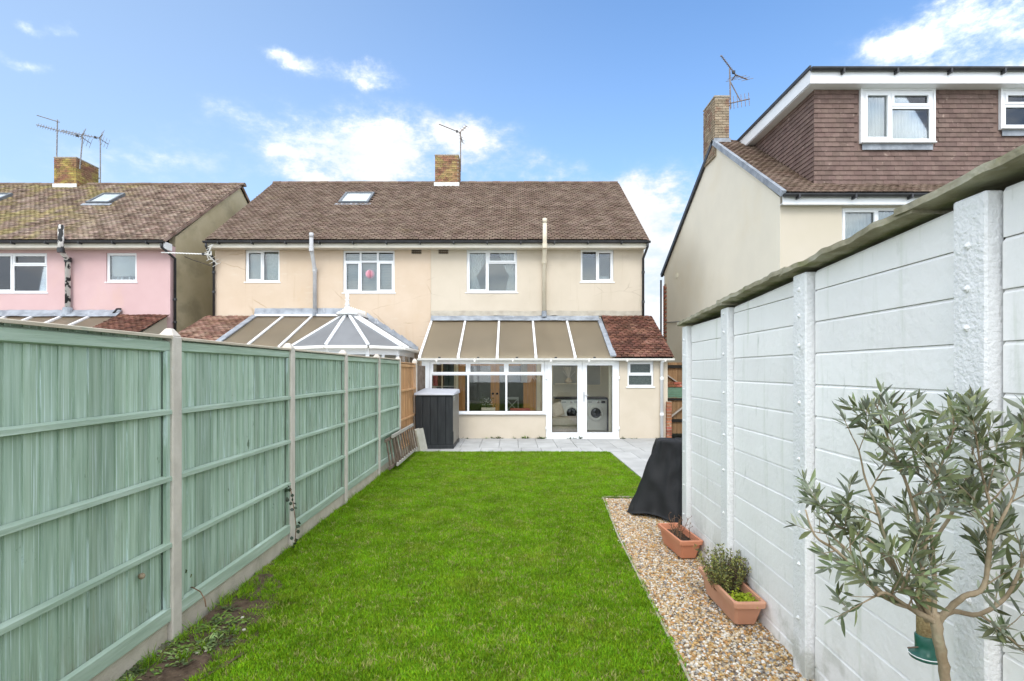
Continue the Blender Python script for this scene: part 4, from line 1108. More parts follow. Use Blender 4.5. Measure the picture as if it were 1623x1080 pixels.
vc = thing('victorian_conservatory', 'white conservatory with faceted grey hipped roof and finial behind the green fence', 'conservatory', (-4.3, 14.0, 0))
EZc = 2.42
HUB = Vector((px(551, 14.4), 14.4, 3.36)); HB = Vector((px(582, 16.36), 16.36, 3.40))
ring = [Vector((px(438, 14.9), 14.9, EZc)), Vector((px(462, 13.75), 13.75, EZc)), Vector((px(517, 13.0), 13.0, EZc)), Vector((px(584, 13.0), 13.0, EZc)), Vector((px(636, 13.75), 13.75, EZc)), Vector((px(661, 16.36), 16.36, EZc))]
ring[0] = Vector((-5.9, 16.36, EZc))
def tri_panel(pts, nm='roof_panel', m='polygrey'):
    n = (pts[1] - pts[0]).cross(pts[2] - pts[0]).normalized()
    if n.z < 0: n = -n
    k = len(pts); b = MB()
    b.add([p - n * .025 for p in pts] + list(pts), [tuple(range(k)), tuple(range(2 * k - 1, k - 1, -1))] + [(i, (i + 1) % k, (i + 1) % k + k, i + k) for i in range(k)])
    b.build(nm, m, vc)
    return n
nrm = []
for a, b2 in ((1, 2), (2, 3), (3, 4)):
    nrm.append(tri_panel([ring[a], ring[b2], HUB]))
tri_panel([ring[4], ring[5], HB, HUB]); tri_panel([HUB, HB, ring[0], ring[1]])
for k in range(1, 5):
    MB().beam(ring[k] + Vector((0, 0, .02)), HUB + Vector((0, 0, .02)), .075, .05).build('glazing_bar', 'upvc', vc, bevel=.008)
for f in (.22, .45):
    a = ring[4].lerp(ring[5], f); c = HUB.lerp(HB, f)
    MB().beam(a + Vector((0, 0, .02)), c + Vector((0, 0, .02)), .06, .05).build('glazing_bar', 'upvc', vc, bevel=.008)
    a = ring[1].lerp(ring[0], f)
    MB().beam(a + Vector((0, 0, .02)), c + Vector((0, 0, .02)), .06, .05).build('glazing_bar', 'upvc', vc, bevel=.008)
MB().beam(HUB + Vector((0, 0, .04)), HB + Vector((0, 0, .04)), .12, .07).build('ridge_bar', 'upvc', vc)
cr = MB()
for k in range(9):
    p = HUB.lerp(HB, .08 + k * .1)
    cr.tube([p + Vector((0, 0, .07)), p + Vector((0, -.02, .14)), p + Vector((0, 0, .19))], [.018, .028, .010], 6)
    p2 = HUB.lerp(HB, .13 + k * .1)
    cr.tube([p + Vector((0, 0, .11)), (p + p2) / 2 + Vector((0, 0, .155)), p2 + Vector((0, 0, .11))], .010, 5)
cr.build('ridge_cresting', 'upvc_old', vc)
hc = HUB + Vector((0, 0, .0))
MB().lathe([(.30, -.06), (.27, .0), (.16, .05), (.09, .10), (.07, .16)], hc, 16).build('hub_cap', 'upvc', vc, smoothed=True)
MB().lathe([(.07, .16), (.055, .20), (.075, .22), (.045, .25), (.04, .32), (.065, .35), (.035, .38), (.05, .43), (.055, .47), (.02, .54), (.004, .62)], hc, 12).build('finial', 'upvc', vc, smoothed=True)
for k in range(1, 5):
    a, b2 = ring[k], ring[k + 1]
    d = (b2 - a).normalized(); o = Vector((d.y, -d.x, 0))
    MB().beam(a + o * .06 - Vector((0, 0, .05)), b2 + o * .06 - Vector((0, 0, .05)), .10, .09).build('gutter', 'upvc_old', vc, bevel=.02)
    # glazed side below the eave: head, wall panel, frame and panes
    ia, ib = a - o * .07, b2 - o * .07
    L = (ib - ia).length
    def loc(s, z): return ia + d * s + Vector((0, 0, z - EZc))
    def slab(s0, s1, z0, z1, m, nm, th=.06, par=vc):
        c0, c1_, c2_, c3_ = loc(s0, z0), loc(s1, z0), loc(s1, z1), loc(s0, z1)
        return MB().hexa([c0, c1_, c1_ - o * th, c0 - o * th, c3_, c2_, c2_ - o * th, c3_ - o * th]).build(nm, m, par)
    slab(0, L, 2.2, 2.36, 'upvc', 'head_beam'); slab(0, L, -.05, .75, 'peach', 'dwarf_wall', .15)
    nwin = 2 if L < 2 else 3
    for j in range(nwin + 1):
        s = L * j / nwin
        slab(max(0, s - .04), min(L, s + .04), .752, 2.198, 'upvc', 'mullion')
    for j in range(nwin):
        s0, s1 = L * j / nwin + .042, L * (j + 1) / nwin - .042
        slab(s0, s1, 1.72, 1.80, 'upvc', 'transom')
        slab(s0, s1, .78, 1.718, 'glass_clear', 'pane', .01); slab(s0, s1, 1.802, 2.19, 'glass_clear', 'pane', .01)
# stepped lead flashing where the hipped roof meets the house wall
fa, fb = HB + Vector((0, 0, .0)), ring[5] + Vector((.05, 0, -.05))
fa.y = fb.y = D0 - .03
def ffn(u, v):
    p = fa.lerp(fb, u)
    st = .04 * ((u * 6) % 1)
    k = mnoise.noise(Vector((u * 18, v * 3, 2))) * .02
    return (p.x, p.y - .02 + abs(k) * .5 - .06 * (1 - v), p.z + v * (.19 - st) + k)
MB().grid(80, 5, ffn).build('lead_flashing', 'lead', vc, smoothed=True)

# ================================================================== PINK HOUSE
PX1 = -10.45; PX0 = -24.0
pk = thing('semi_detached_house', 'pink rendered house with mossy brown roof and olive grey gable', 'house', (-17, 20.5, 0))
PW = [(wX(168.5), wX(217), wZ(447), wZ(401)), (wX(-42), wX(75), wZ(464), wZ(401)), (wX(-240), wX(-150), wZ(464), wZ(401))]
MB().holed(PX0, PX1, -.1, 5.64, D0, D0 + .25, PW).build('wall', 'pink', pk)
MB().prism(gp, 'x', PX1 - .2, PX1 - .001).build('gable_wall', 'olive_render', pk)
MB().prism(gp, 'x', PX0 + .001, PX0 + .2).build('gable_wall', 'olive_render', pk)
MB().box(PX0 + .2, PX1 - .2, 24.8, 25.0, -.1, 5.6).build('front_wall', 'cream', pk)
MB().box(PX0 + .2, PX1 - .2, D0 + 1.8, D0 + 1.85, 2.6, 5.6).build('room_wall', 'intwall', pk)
MB().box(PX0 + .2, PX1 - .2, D0 + .251, D0 + 1.79, 2.5, 2.6).build('upper_floor', 'room', pk)
PRZ = 8.93
PV0, PV1 = PX0 - .05, PX1 + .07
proof = MB().prism([(EY, EZ - .06), (EY, EZ), (RY, PRZ), (25.2, EZ), (25.2, EZ - .06), (RY, PRZ - .09)], 'x', PV0, PV1 - .02).build('roof', 'felt', pk)
PSV = Vector((0, RY - EY, PRZ - EZ)); PSL = PSV.length
PSKY = [(-14.78 - PV0, -13.98 - PV0), (-18.85 - PV0, -18.05 - PV0)]
def keep_pink(x, y):
    for s in PSKY:
        if s[0] - .02 < x < s[1] + .02 and .56 * SL - .05 < y < .75 * SL + .02: return False
    return True
joined('roof_tile', TM, tile_field((PV0, EY - .03, EZ), (1, 0, 0), PSV, PV1 - PV0, PSL, .163, .112, keep_pink, lift=.012, wob=.03), 'tile_moss', proof)
PCH = (-17.3, -16.45)
ridge(proof, PV0, PV1, RY, PRZ - .02, (PCH[0] - .05, PCH[1] + .05))
MB().beam((PV1 - .01, EY, EZ - .02), (PV1 - .01, RY, PRZ - .02), .05, .07, up=SN).build('verge', 'tile_moss', proof)
MB().beam((PV1 - .01, 25.2, EZ - .02), (PV1 - .01, RY, PRZ - .02), .05, .09, up=Vector((0, .5, .8))).build('verge', 'tile_moss', proof)
for s in PSKY:
    skylight(proof, (PV0, EY, EZ), s[0], s[1], .57 * SL, .745 * SL)
chimney(pk, PCH[0], PCH[1], 20.25, 21.35, 8.55, 9.86, 'brick_lichen', False, 'FR', flashz=(8.62, 8.86))
halfgutter(PV0, PV1 + .02, EY - .06, EZ - .045).build('gutter', 'blackpipe', pk)
for k in range(11):
    MB().box(PV1 - .5 - k, PV1 - .47 - k, EY - .125, EY + .02, EZ - .125, EZ - .05).build('gutter_bracket', 'blackpipe', pk)
MB().box(PV0, PV1 - .12, EY + .02, EY + .045, EZ - .215, EZ - .03).build('fascia', 'fascia', pk)
MB().box(PV1 - .115, PV1 - .01, EY - .01, D0 - .001, EZ - .25, EZ - .03).build('box_end', 'upvc', pk)
MB().box(PV0, PV1 - .12, EY + .046, D0 - .001, EZ - .20, EZ - .185).build('soffit', 'fascia', pk)
w = window(pk, *PW[0], yw, [(0, 1, 0, 1, False)], frame_w=.075)
glass_back(w, PW[0][0] + .06, PW[0][1] - .06, PW[0][2] + .20, PW[0][3] - .05, yw + .13, 'blind', 'roller_blind')
b = MB()
for k in range(6):
    x = PW[0][0] + .15 + k * .12 + U(-.02, .02); h = U(.05, .13)
    b.lathe([(.025, 0), (.035, h * .5), (.02, h)], (x, yw + .10, PW[0][2] + .06), 8)
b.build('sill_jar', 'applgrey', w, kind='stuff')
w = window(pk, *PW[1], yw, [(0, .52, 0, 1, True), (.52, 1, 0, .70, False), (.52, 1, .70, 1, True)], frame_w=.06)
MB().box(PW[1][0] + .1, PW[1][1] - .1, yw + .3, yw + .35, PW[1][2] + .08, PW[1][2] + .26).build('window_ledge', 'applgrey', w)
glass_back(w, PW[1][0] + .05, PW[1][0] + 1.02, PW[1][2] + .05, PW[1][3] - .05, yw + .2, 'blind', 'screen')
window(pk, *PW[2], yw, [(0, .5, 0, 1, False), (.5, 1, 0, 1, False)])
yo, yi = EY - .17, D0 - .11
P = [(px(97, yo), yo, pz(357, yo)), (px(97, yo), yo, pz(397, yo)), (px(108, yi), yi, pz(412, yi)), (px(108, yi), yi, pz(494, yi))]
o = MB().tube(P, .075, 12).build('soil_pipe', 'peelpipe', pk, smoothed=True)
for q in (P[1], P[2]):
    MB().lathe([(.095, -.07), (.095, .07)], q, 12).build('collar', 'blackpipe', o)
MB().lathe([(.16, -.12), (.12, .12)], P[3], 12).build('pipe_boot', 'lead', o)
downpipe(pk, [(PV1 - .06, EY - .06, EZ - .1), (PV1 - .05, EY - .05, EZ - .22), (PX1 + .07, D0 + .12, EZ - .45), (PX1 + .07, D0 + .12, 2.3)], .04, 'blackpipe', [((PX1 + .07, D0 + .12, 4.0), 1.35), ((PX1 + .07, D0 + .12, 3.3), 1.35)])
MB().tube([(px(177, 16.2), 16.25, pz(498, 16.2)), (px(186, 16.2), 16.2, pz(490, 16.2)), (px(190, 16.3), 16.35, pz(489, 16.2))], .03, 8).build('overflow_pipe', 'blackpipe', pk)
# its own lean-to
pl = thing('lean_to_conservatory', 'low lean-to of the pink house with beige panels and a small red tiled corner', 'conservatory', (-14.5, 14.2, 0))
QZ, QTZ = 2.42, 3.50
qv = Vector((0, NTY - NY, QTZ - QZ)); qlen = qv.length; qv.normalize(); qn = Vector((1, 0, 0)).cross(qv)
QBX = [-18.0, -17.0, -16.1, -15.25, -14.45, -13.6, -12.75, -11.95]
for a, b2 in zip(QBX, QBX[1:]):
    A = Vector((a + .02, NY, QZ)); B2 = Vector((b2 - .02, NY, QZ)); T = qv * qlen; n = qn * .025
    MB().hexa([A - n, B2 - n, B2 - n + T, A - n + T, A, B2, B2 + T, A + T]).build('roof_panel', 'polycarb', pl)
for a in QBX[:-1]:
    MB().beam(Vector((a, NY - .02, QZ + .012)) + qn * .01, Vector((a, NTY, QTZ + .012)) + qn * .01, .07, .05, up=qn).build('glazing_bar', 'upvc', pl)
flash_strip(pl, -18.0, -11.9, NTY - .25, QTZ - .06, NTY + .02, QTZ + .16, 'lead', 'lead_flashing', amp=.02)
q0 = Vector((-11.93, NY, QZ - .04)); q1 = Vector((PX1 - .05, NY, QZ - .04)); T = qv * qlen; up = qn * .04
TT = MB().hexa([q0, q1, q1 + T, q0 + T, q0 + up, q1 + up, q1 + T + up, q0 + T + up]).build('tiled_roof', 'felt', pl)
joined('roof_tile', TM, tile_field((-11.95, NY - .05, QZ - .01), (1, 0, 0), qv, 1.55, qlen, .163, .112, None, lift=.012, wob=.02), 'red_tile', TT)
MB().box(-18, PX1 - .1, NY + .12, NY + .3, -.05, QZ - .06).build('wall', 'warm_cream', pl)
MB().prism([(NY + .301, -.05), (D0 - .001, -.05), (D0 - .001, QTZ - .05), (NY + .301, QZ - .03)], 'x', PX1 - .3, PX1 - .1).build('side_wall', 'warm_cream', pl)

# ================================================================== HOUSE ON THE RIGHT WITH A TILE-HUNG DORMER
RX = 5.85
rh = thing('dormer_house', 'cream house on the right with brown tile hung dormer and tall gable wall', 'house', (10, 16, 0))
RD = 11.7
RWX = lambda a: px(a, RD)
RWN = (RWX(1335), RWX(1452), 4.15, pz(328.5, RD))
MB().holed(RX + .002, 16, -.1, 5.56, RD, RD + .25, [RWN]).build('wall', 'warm_cream', rh)
MB().prism([(RD + .001, -.1), (20.6, -.1), (20.6, 5.55), (15.5, 8.36), (RD + .001, 5.58)], 'x', RX, RX + .18).build('gable_wall', 'gable_cream', rh)
MB().box(RX + .18, 16, 20.4, 20.6, -.1, 5.5).build('front_wall', 'gable_cream', rh)
MB().box(15.8, 16, RD + .251, 20.39, -.1, 5.5).build('gable_wall', 'gable_cream', rh)
REY, REZ, RRY, RRZ = 11.52, 5.62, 15.5, 8.42
rsv = Vector((0, RRY - REY, RRZ - REZ)); rsl = rsv.length; rsv.normalize(); rsn = Vector((1, 0, 0)).cross(rsv)
rroof = MB().prism([(REY, REZ - .06), (REY, REZ), (RRY, RRZ), (20.8, 5.55), (20.8, 5.48), (RRY, RRZ - .09)], 'x', RX + .03, 16.1).build('roof', 'felt', rh)
joined('roof_tile', TM, tile_field((RX - .02, REY - .03, REZ), (1, 0, 0), rsv, 8.0, rsl, .163, .112, lambda x, y: x < 1.1 or y < .62, lift=.008, wob=.015), 'tile', rroof)
MB().beam((RX - .03, REY - .03, REZ - .02), (RX - .03, RRY + .05, RRZ + .02), .09, .13, up=rsn).build('verge_strip', 'lead', rroof)
MB().beam((RX - .03, 20.85, 5.5), (RX - .03, RRY - .05, RRZ + .02), .09, .14, up=Vector((0, .5, .8))).build('verge_strip', 'blackpipe', rroof)
halfgutter(RX - .04, 16, REY - .06, REZ - .045).build('gutter', 'blackpipe', rh)
for k in range(8):
    MB().box(RX + .25 + k * 1.2, RX + .29 + k * 1.2, REY - .125, REY + .02, REZ - .14, REZ - .05).build('gutter_bracket', 'blackpipe', rh)
MB().box(RX - .02, 16, REY + .02, REY + .045, REZ - .24, REZ - .03).build('fascia', 'upvc', rh)
MB().box(RX - .015, 16, REY + .046, RD - .001, REZ - .215, REZ - .2).build('soffit', 'upvc', rh)
w = window(rh, *RWN, RD + .06, [(0, .5, 0, 1, True), (.5, 1, 0, 1, False)], frame_w=.06)
pleated(RWN[0] + .05, RWN[0] + .8, RWN[2] + .03, RWN[3] - .04, RD + .26, .02, 8).build('curtain', 'curtain', w, smoothed=True)
pleated(RWN[0] + .85, RWN[1] - .05, RWN[2] + .03, RWN[3] - .04, RD + .26, .02, 8).build('curtain', 'curtain', w, smoothed=True)
# dormer
DF = 11.95; DX = 6.74
dX = lambda a: px(a, DF)
dZ = lambda a: pz(a, DF)
DWN = [(dX(1365), dX(1476.5), dZ(227), dZ(145.5)), (dX(1586), dX(1700), dZ(205), dZ(145.5))]
dz0 = 5.80
dm = MB().holed(DX, 15.6, dz0, 8.3, DF, DF + .15, DWN).build('dormer', 'hung_tile', rh)
MB().prism([(DF + .151, dz0 + .12), (RRY + .3, 8.3), (DF + .151, 8.3)], 'x', DX, DX + .12).build('dormer_cheek', 'hung_tile', dm)
dr = MB().box(6.52, 15.8, 11.70, RRY + .6, 8.27, 8.40).build('flat_roof', 'skylight_frame', dm)
MB().box(6.50, 15.8, 11.675, 11.699, 8.06, 8.385).build('fascia', 'upvc', dm)
MB().box(6.50, 6.519, 11.70, RRY + .5, 8.08, 8.37).build('bargeboard', 'upvc', dm)
MB().box(6.52, 15.7, 11.70, DF - .001, 8.06, 8.075).build('soffit', 'upvc', dm)
MB().box(6.52, DX - .001, DF, RRY + .3, 8.06, 8.075).build('soffit', 'upvc', dm)
MB().box(6.46, 6.499, 11.64, RRY + .5, 8.36, 8.43).build('roof_edge_trim', 'blackpipe', dm)
halfgutter(6.48, 15.8, 11.62, 8.36, r=.06).build('gutter', 'blackpipe', dm)
for k in range(9):
    MB().box(7.15 + k * 1.16, 7.19 + k * 1.16, 11.56, 11.672, 8.24, 8.34).build('gutter_bracket', 'blackpipe', dm)
# hung tiles: face first (nearest the eye), then the cheek
HT = tile_mesh('hung_tile', .160, .16, .016, camber=.0)
HT.materials.append(M['hung_tile'])
ex = .106
def hung(o, uu, vv, n_):
    m = Matrix.Rotation(U(-.006, .006), 4, 'Z') @ Matrix.Rotation(U(-.02, -.006) - .05, 4, 'X')
    return frame(o + n_ * (.022 + U(0, .003)), uu, vv, n_) @ m
def hrow(z, r, a0, a1, mk, ok, dst):
    q = a0 - (.0815 if r % 2 else 0)
    while q < a1 - .02:
        a, b2 = max(q, a0), min(q + .163, a1)
        q += .163
        c = (a + b2) / 2
        if b2 - a > .04 and ok(c, z):
            dst.append(mk(c, z) @ Matrix.Diagonal(((b2 - a) / .163, 1, 1, 1)))
face, cheek = [], []
z = dz0 + .04; r = 0
while z < 8.2:
    hrow(z, r, DX - .02, 15.55, lambda c, z: hung(Vector((c, DF, z)), Vector((1, 0, 0)), Vector((0, 0, 1)), Vector((0, -1, 0))),
         lambda c, z: not any(wd[0] - .09 < c < wd[1] + .09 and wd[2] - .10 < z < 8.3 for wd in DWN), face)
    if z < 8.12:
        hrow(z, r + 1, -(RRY + .2), -(DF - .02), lambda c, z: hung(Vector((DX, -c, z)), Vector((0, -1, 0)), Vector((0, 0, 1)), Vector((-1, 0, 0))),
             lambda c, z: z > REZ + (-c - REY) * (RRZ - REZ) / (RRY - REY) - .03, cheek)
    z += ex; r += 1
face.sort(key=lambda m: m.translation.x + abs(m.translation.z - 7.2) * .2)
ms = face
pieces('hung_tile', HT, ms + cheek, 'hung_tile', dm)
for k, wd in enumerate(DWN):
    if k == 0: lights = [(0, .40, 0, 1, True), (.40, 1, 0, .68, False), (.40, 1, .68, 1, True)]
    else: lights = [(0, .45, 0, .6, False), (0, .45, .6, 1, True), (.45, 1, 0, 1, False)]
    w = window(dm, *wd, DF - .05, lights, frame_w=.075, depth=.12)
    MB().box(wd[0] - .02, wd[1] + .02, DF - .06, DF - .001, wd[3] + .003, 8.24).build('head_panel', 'upvc', w)
    MB().box(wd[0] - .045, wd[0] - .003, DF - .07, DF - .001, wd[2] - .02, 8.2).build('side_trim', 'upvc', w)
    MB().box(wd[1] + .003, wd[1] + .045, DF - .07, DF - .001, wd[2] - .02, 8.2).build('side_trim', 'upvc', w)
    f = MB().box(wd[0] + .0, wd[1] - .0, DF - .052, DF - .036, wd[2] - .17, wd[2] - .04); f.build('lead_apron', 'lead', w)
    pleated(wd[0] + .06, wd[0] + .60, wd[2] + .05, wd[3] - .06, DF + .14, .03, 7).build('curtain', 'curtain', w, smoothed=True)
    pleated(wd[0] + .68, wd[1] - .06, wd[2] + .05, wd[3] - .06, DF + .16, .025, 11).build('curtain', 'curtain', w, smoothed=True)
# chimney on the gable
RC = (5.80, 6.22)
chimney(rh, RC[0], RC[1], 15.35, 16.25, 7.95, 9.66, 'brick_buff', True, 'FL', flash='lead', flashz=(8.24, 8.45))
# rough brick edge on the far corner of the gable, a cable and a small vent
qb = MB().box(RX - .03, RX - .001, 20.3, 20.55, .4, 5.1).build('quoin_strip', 'mortar', rh)
bm_ = []
z = .45; k = 0
while z < 5.05:
    w_ = .30 if k % 2 else .16
    bm_.append(Matrix.Translation((RX - .035, 20.55 - w_ / 2, z)) @ Matrix.Rotation(R(-90), 4, 'Z') @ Matrix.Diagonal((w_ / .215, 1, 1, 1)))
    z += .076; k += 1
pieces('brick', brick_copy('brick_red'), bm_, 'brick_red', qb)
MB().tube([(RX - .02, 20.2, 3.62), (RX - .02, 17.8, 3.45), (RX - .02, 15.2, 3.6), (RX - .02, 12.5, 3.7)], .014, 6).build('cable', 'blackpipe', rh)
MB().box(RX - .012, RX - .001, 18.9, 19.15, 5.1, 5.25).build('air_vent', 'intwall', rh)
MB().tube([(RX - .10, 20.7, 5.3), (RX - .10, 20.7, 2.0)], .035, 8).build('downpipe', 'blackpipe', rh)

# ================================================================== TIMBER GATE, BRICK PIER AND SIDE PASSAGE
gt = thing('garden_gate', 'stained timber gate with grey diagonal brace between the two cream houses', 'gate', (5.1, 14.9, 0))
GX0, GX1, GY = 4.24, 5.82, 14.9
x = GX0
while x < GX1 - .1:
    top = 1.05
    MB().box(x, x + .108, GY, GY + .02, .06, top + U(-.01, .01)).build('board', 'gate', gt)
    x += .114
MB().box(GX0, GX1, GY - .05, GY - .001, .38, .46).build('rail', 'knob', gt)
MB().box(GX0, GX1, GY - .05, GY - .001, .98, 1.04).build('rail', 'knob', gt)
MB().beam((GX0 + .06, GY - .07, .46), (GX0 + .75, GY - .07, 1.0), .03, .09, up=(0, -1, 0.01)).build('brace', 'brace', gt)
ug = thing('timber_screen', 'tall brown timber screen with a dark top rail behind the garden gate', 'fence', (5.1, 15.9, 0))
x = GX0
while x < GX1 - .1:
    MB().box(x, x + .128, 15.9, 15.92, .05, 2.05).build('board', 'gate', ug)
    x += .134
MB().box(GX0, GX1, 15.84, 15.899, 1.88, 1.97).build('rail', 'knob', ug)
MB().beam((GX0 + .08, 15.86, 1.86), (GX0 + .8, 15.86, 1.35), .03, .08, up=(0, -1, .01)).build('brace', 'brace', ug)
cb = thing('coal_bunker', 'low lean-to bin with red tiled top and green slats between gate and screen', 'bin', (5.0, 15.4, 0))
MB().box(GX0, GX1, 15.3, 15.7, .05, 1.32).build('bin_body', 'gate', cb)
for k in range(6):
    MB().box(GX0 + .02, GX1, 15.27, 15.298, 1.02 + k * .052, 1.065 + k * .052).build('slat', 'teal', cb)
for k in range(7):
    for j in range(2):
        MB().box(GX0 + k * .215, GX0 + k * .215 + .205, 15.24 + j * .2, 15.44 + j * .2, 1.335 + j * .075, 1.40 + j * .075).build('brick', 'brick_red', cb, bevel=.004)
bp = thing('brick_pier', 'short chipped red brick pier at the corner of the lean-to beside the white downpipe', 'pier', (4.2, 14.25, 0))
for k in range(12):
    z = k * .082
    MB().box(4.10 + U(-.004, .004), 4.232, LF - .10 + U(-.006, .006), LF - .003, z, z + .07).build('brick', 'brick_red', bp, bevel=.005)
MB().box(4.11, 4.222, LF - .09, LF - .004, -.02, .985).build('mortar', 'mortar', bp)

# ================================================================== GREEN PANEL FENCE ON THE LEFT
FX = -2.28
POSTS = [1.74, 3.61, 5.52, 7.31, 9.14, 10.83]
gf = thing('panel_fence', 'sage green board fence with pale concrete posts along the left of the lawn', 'fence', (FX, 6, 0))
def post_mesh():
    b = MB().box(-.055, .055, -.05, .05, -.1, 2.03)
    b.hexa([(-.055, -.05, 2.0301), (.055, -.05, 2.0301), (.055, .05, 2.0301), (-.055, .05, 2.0301), (-.02, -.018, 2.085), (.02, -.018, 2.085), (.02, .018, 2.085), (-.02, .018, 2.085)])
    return b
def fence_post(parent, y, x=FX - .025):
    b = post_mesh(); b.v = [v + Vector((x, y, 0)) for v in b.v]
    return b.build('concrete_post', 'post_con', parent, bevel=.006)
for y in POSTS:
    fence_post(gf, y)
def fence_panel(parent, y0, y1, zb, zt, board, rail, cap, rails, dark=False, pitch=.098):
    pn = MB().box(FX - .036, FX - .030, y0, y1, zb, zt - .02).build('fence_panel', board, parent)
    y = y0 + .03
    k = 0
    while y < y1 - .05:
        wdt = min(.118, y1 - .03 - y)
        # feather-edged board: thin edge tucked under the thick edge of the next
        b = MB(); t0, t1 = (.006, .015)
        d = U(-.0015, .0015)
        xo = FX - .028 + d
        b.hexa([(xo, y, zb + .01), (xo + t1, y, zb + .01), (xo + t0, y + wdt, zb + .01), (xo - .002, y + wdt, zb + .01),
                (xo, y + U(-.003, .003), zt - .02), (xo + t1, y + U(-.002, .002), zt - .02), (xo + t0, y + wdt, zt - .02), (xo - .002, y + wdt, zt - .02)])
        b.build('board', board, pn)
        y += pitch + U(-.004, .004); k += 1
    for yy in (y0 + .0, y1 - .042):
        MB().box(FX - .010, FX + .012, yy, yy + .042, zb + .1, zt - .1).build('batten', board, pn)
    for (z0, z1, d) in rails:
        dz = U(-.006, .006)
        MB().hexa([(FX - .008, y0, z0), (FX + .008 + d, y0, z0 + .008), (FX + .008 + d, y1, z0 + .008 + dz), (FX - .008, y1, z0 + dz),
                   (FX - .008, y0, z1), (FX + .008 + d, y0, z1 - .010), (FX + .008 + d, y1, z1 - .010 + dz), (FX - .008, y1, z1 + dz)]).build('rail', rail, pn)
    MB().hexa([(FX - .055, y0, zt - .018), (FX + .03, y0, zt - .022), (FX + .03, y1, zt - .022), (FX - .055, y1, zt - .018),
               (FX - .055, y0, zt + .006), (FX + .03, y0, zt - .006), (FX + .03, y1, zt - .006), (FX - .055, y1, zt + .006)]).build('cap_rail', cap, pn)
    return pn
GR = [(1.93, 2.005, .004), (1.50, 1.545, .018), (1.06, 1.105, .018), (.625, .67, .018), (.135, .235, .010)]
for a, b2 in zip(POSTS, POSTS[1:]):
    fence_panel(gf, a + .052, b2 - .052, .135, 2.03 + U(-.008, .008), 'green_board', 'green_rail', 'bare_cap', GR)
    MB().box(FX - .05, FX - .004, a + .052, b2 - .052, -.10, .133).build('gravel_board', 'gravel_board', gf, bevel=.005)
of = thing('panel_fence', 'unpainted orange timber fence panel at the far end of the green fence', 'fence', (FX, 11.8, 0))
fence_panel(of, 10.885, 12.62, .16, 1.98, 'orange_board', 'orange_board', 'orange_board', [(1.88, 1.955, .004), (1.36, 1.41, .02), (.76, .81, .02), (.16, .22, .01)])
fence_post(of, 12.70)
MB().box(FX - .05, FX - .004, 10.885, 12.64, -.10, .158).build('gravel_board', 'gravel_board', of)
tp = thing('timber_post', 'grey weathered timber fence stub between the orange panel and the lean-to', 'fence', (FX, 13.4, 0))
for k in range(12):
    MB().box(FX - .03, FX - .012, 12.78 + k * .118, 12.78 + k * .118 + .112, .05, 1.93).build('board', 'ladder', tp)

# ================================================================== WHITE CONCRETE PANEL GARAGE ON THE RIGHT (its own slightly turned axes)
ga = thing('concrete_garage', 'white painted concrete panel garage with bolted posts and mossy roof edge', 'garage', (1.70, 0, 0), rotz=-math.atan(.027), local=True)
PE = [-.55, .69, 1.924, 3.169, 4.405, 5.536]         # near edge of each post
def top_z(y): return 2.515 - .052 * (y - 1.9)
JZ = [.06 + .1845 * k for k in range(14)]
def plank_mesh(L, z0, h0, h1):
    return MB().prism([(0, 0), (L, 0), (L, h1), (0, h0)], 'x', 0, .05)
for i, (a, b2) in enumerate(zip(PE, PE[1:])):
    y0, y1 = a + .157, b2
    bay = MB().box(.012, .06, y0 - .15, y1 + .002, -.1, 2.1).build('wall_bay', 'dirtjoint', ga)
    prev = -.1
    zs = [-.1] + JZ
    for k in range(len(zs) - 1):
        lo, hi = zs[k], zs[k + 1]
        t0, t1 = top_z(y0) - .06, top_z(y1) - .06
        if lo > t1 - .01: continue
        h0, h1 = min(hi, t0), min(hi, t1)
        # plank with a bevelled upper lip: the joint reads as a bright arris over a dark line
        e = U(-.0015, .0015)
        za, zb2 = h0, h1
        ya, yb3 = y0 + .002, y1 - .010
        pb = MB()
        pb.add([(e, ya, lo + .002), (.011, ya, lo + .002), (.011, ya, za), (e, ya, za - .015), (e, yb3, lo + .002), (.011, yb3, lo + .002), (.011, yb3, zb2), (e, yb3, zb2 - .015)],
               [(0, 3, 2, 1), (4, 5, 6, 7), (0, 4, 7, 3), (3, 7, 6, 2), (1, 2, 6, 5), (0, 1, 5, 4)])
        pb.build('concrete_plank', 'white_con', bay)
    po = MB().box(-.050, .02, b2 + .002, b2 + .155, -.1, top_z(b2 + .15) - .055).build('post', 'white_post', ga, bevel=.008)
    for z in (.30, .62, .95, 1.28, 1.62, 1.95, 2.12, 2.28):
        if z < top_z(b2) - .1:
            bb = MB().lathe([(.014, 0), (.013, .004), (.007, .007), (.006, .011), (.002, .012)], (0, 0, 0), 8)
            rm = Matrix.Translation((-.050, b2 + .08 + U(-.008, .008), z + U(-.02, .02))) @ Matrix.Rotation(R(-90), 4, 'Y')
            bb.v = [rm @ v for v in bb.v]
            bb.build('bolt', 'white_post', po)
MB().box(.061, 2.7, -.6, -.55, -.1, 2.5).build('end_wall', 'white_con', ga)
MB().box(.021, 2.7, 5.60, 5.685, -.1, 2.24).build('end_wall', 'white_con', ga)
MB().box(2.66, 2.7, -.549, 5.599, -.1, 2.15).build('side_wall', 'white_con', ga)
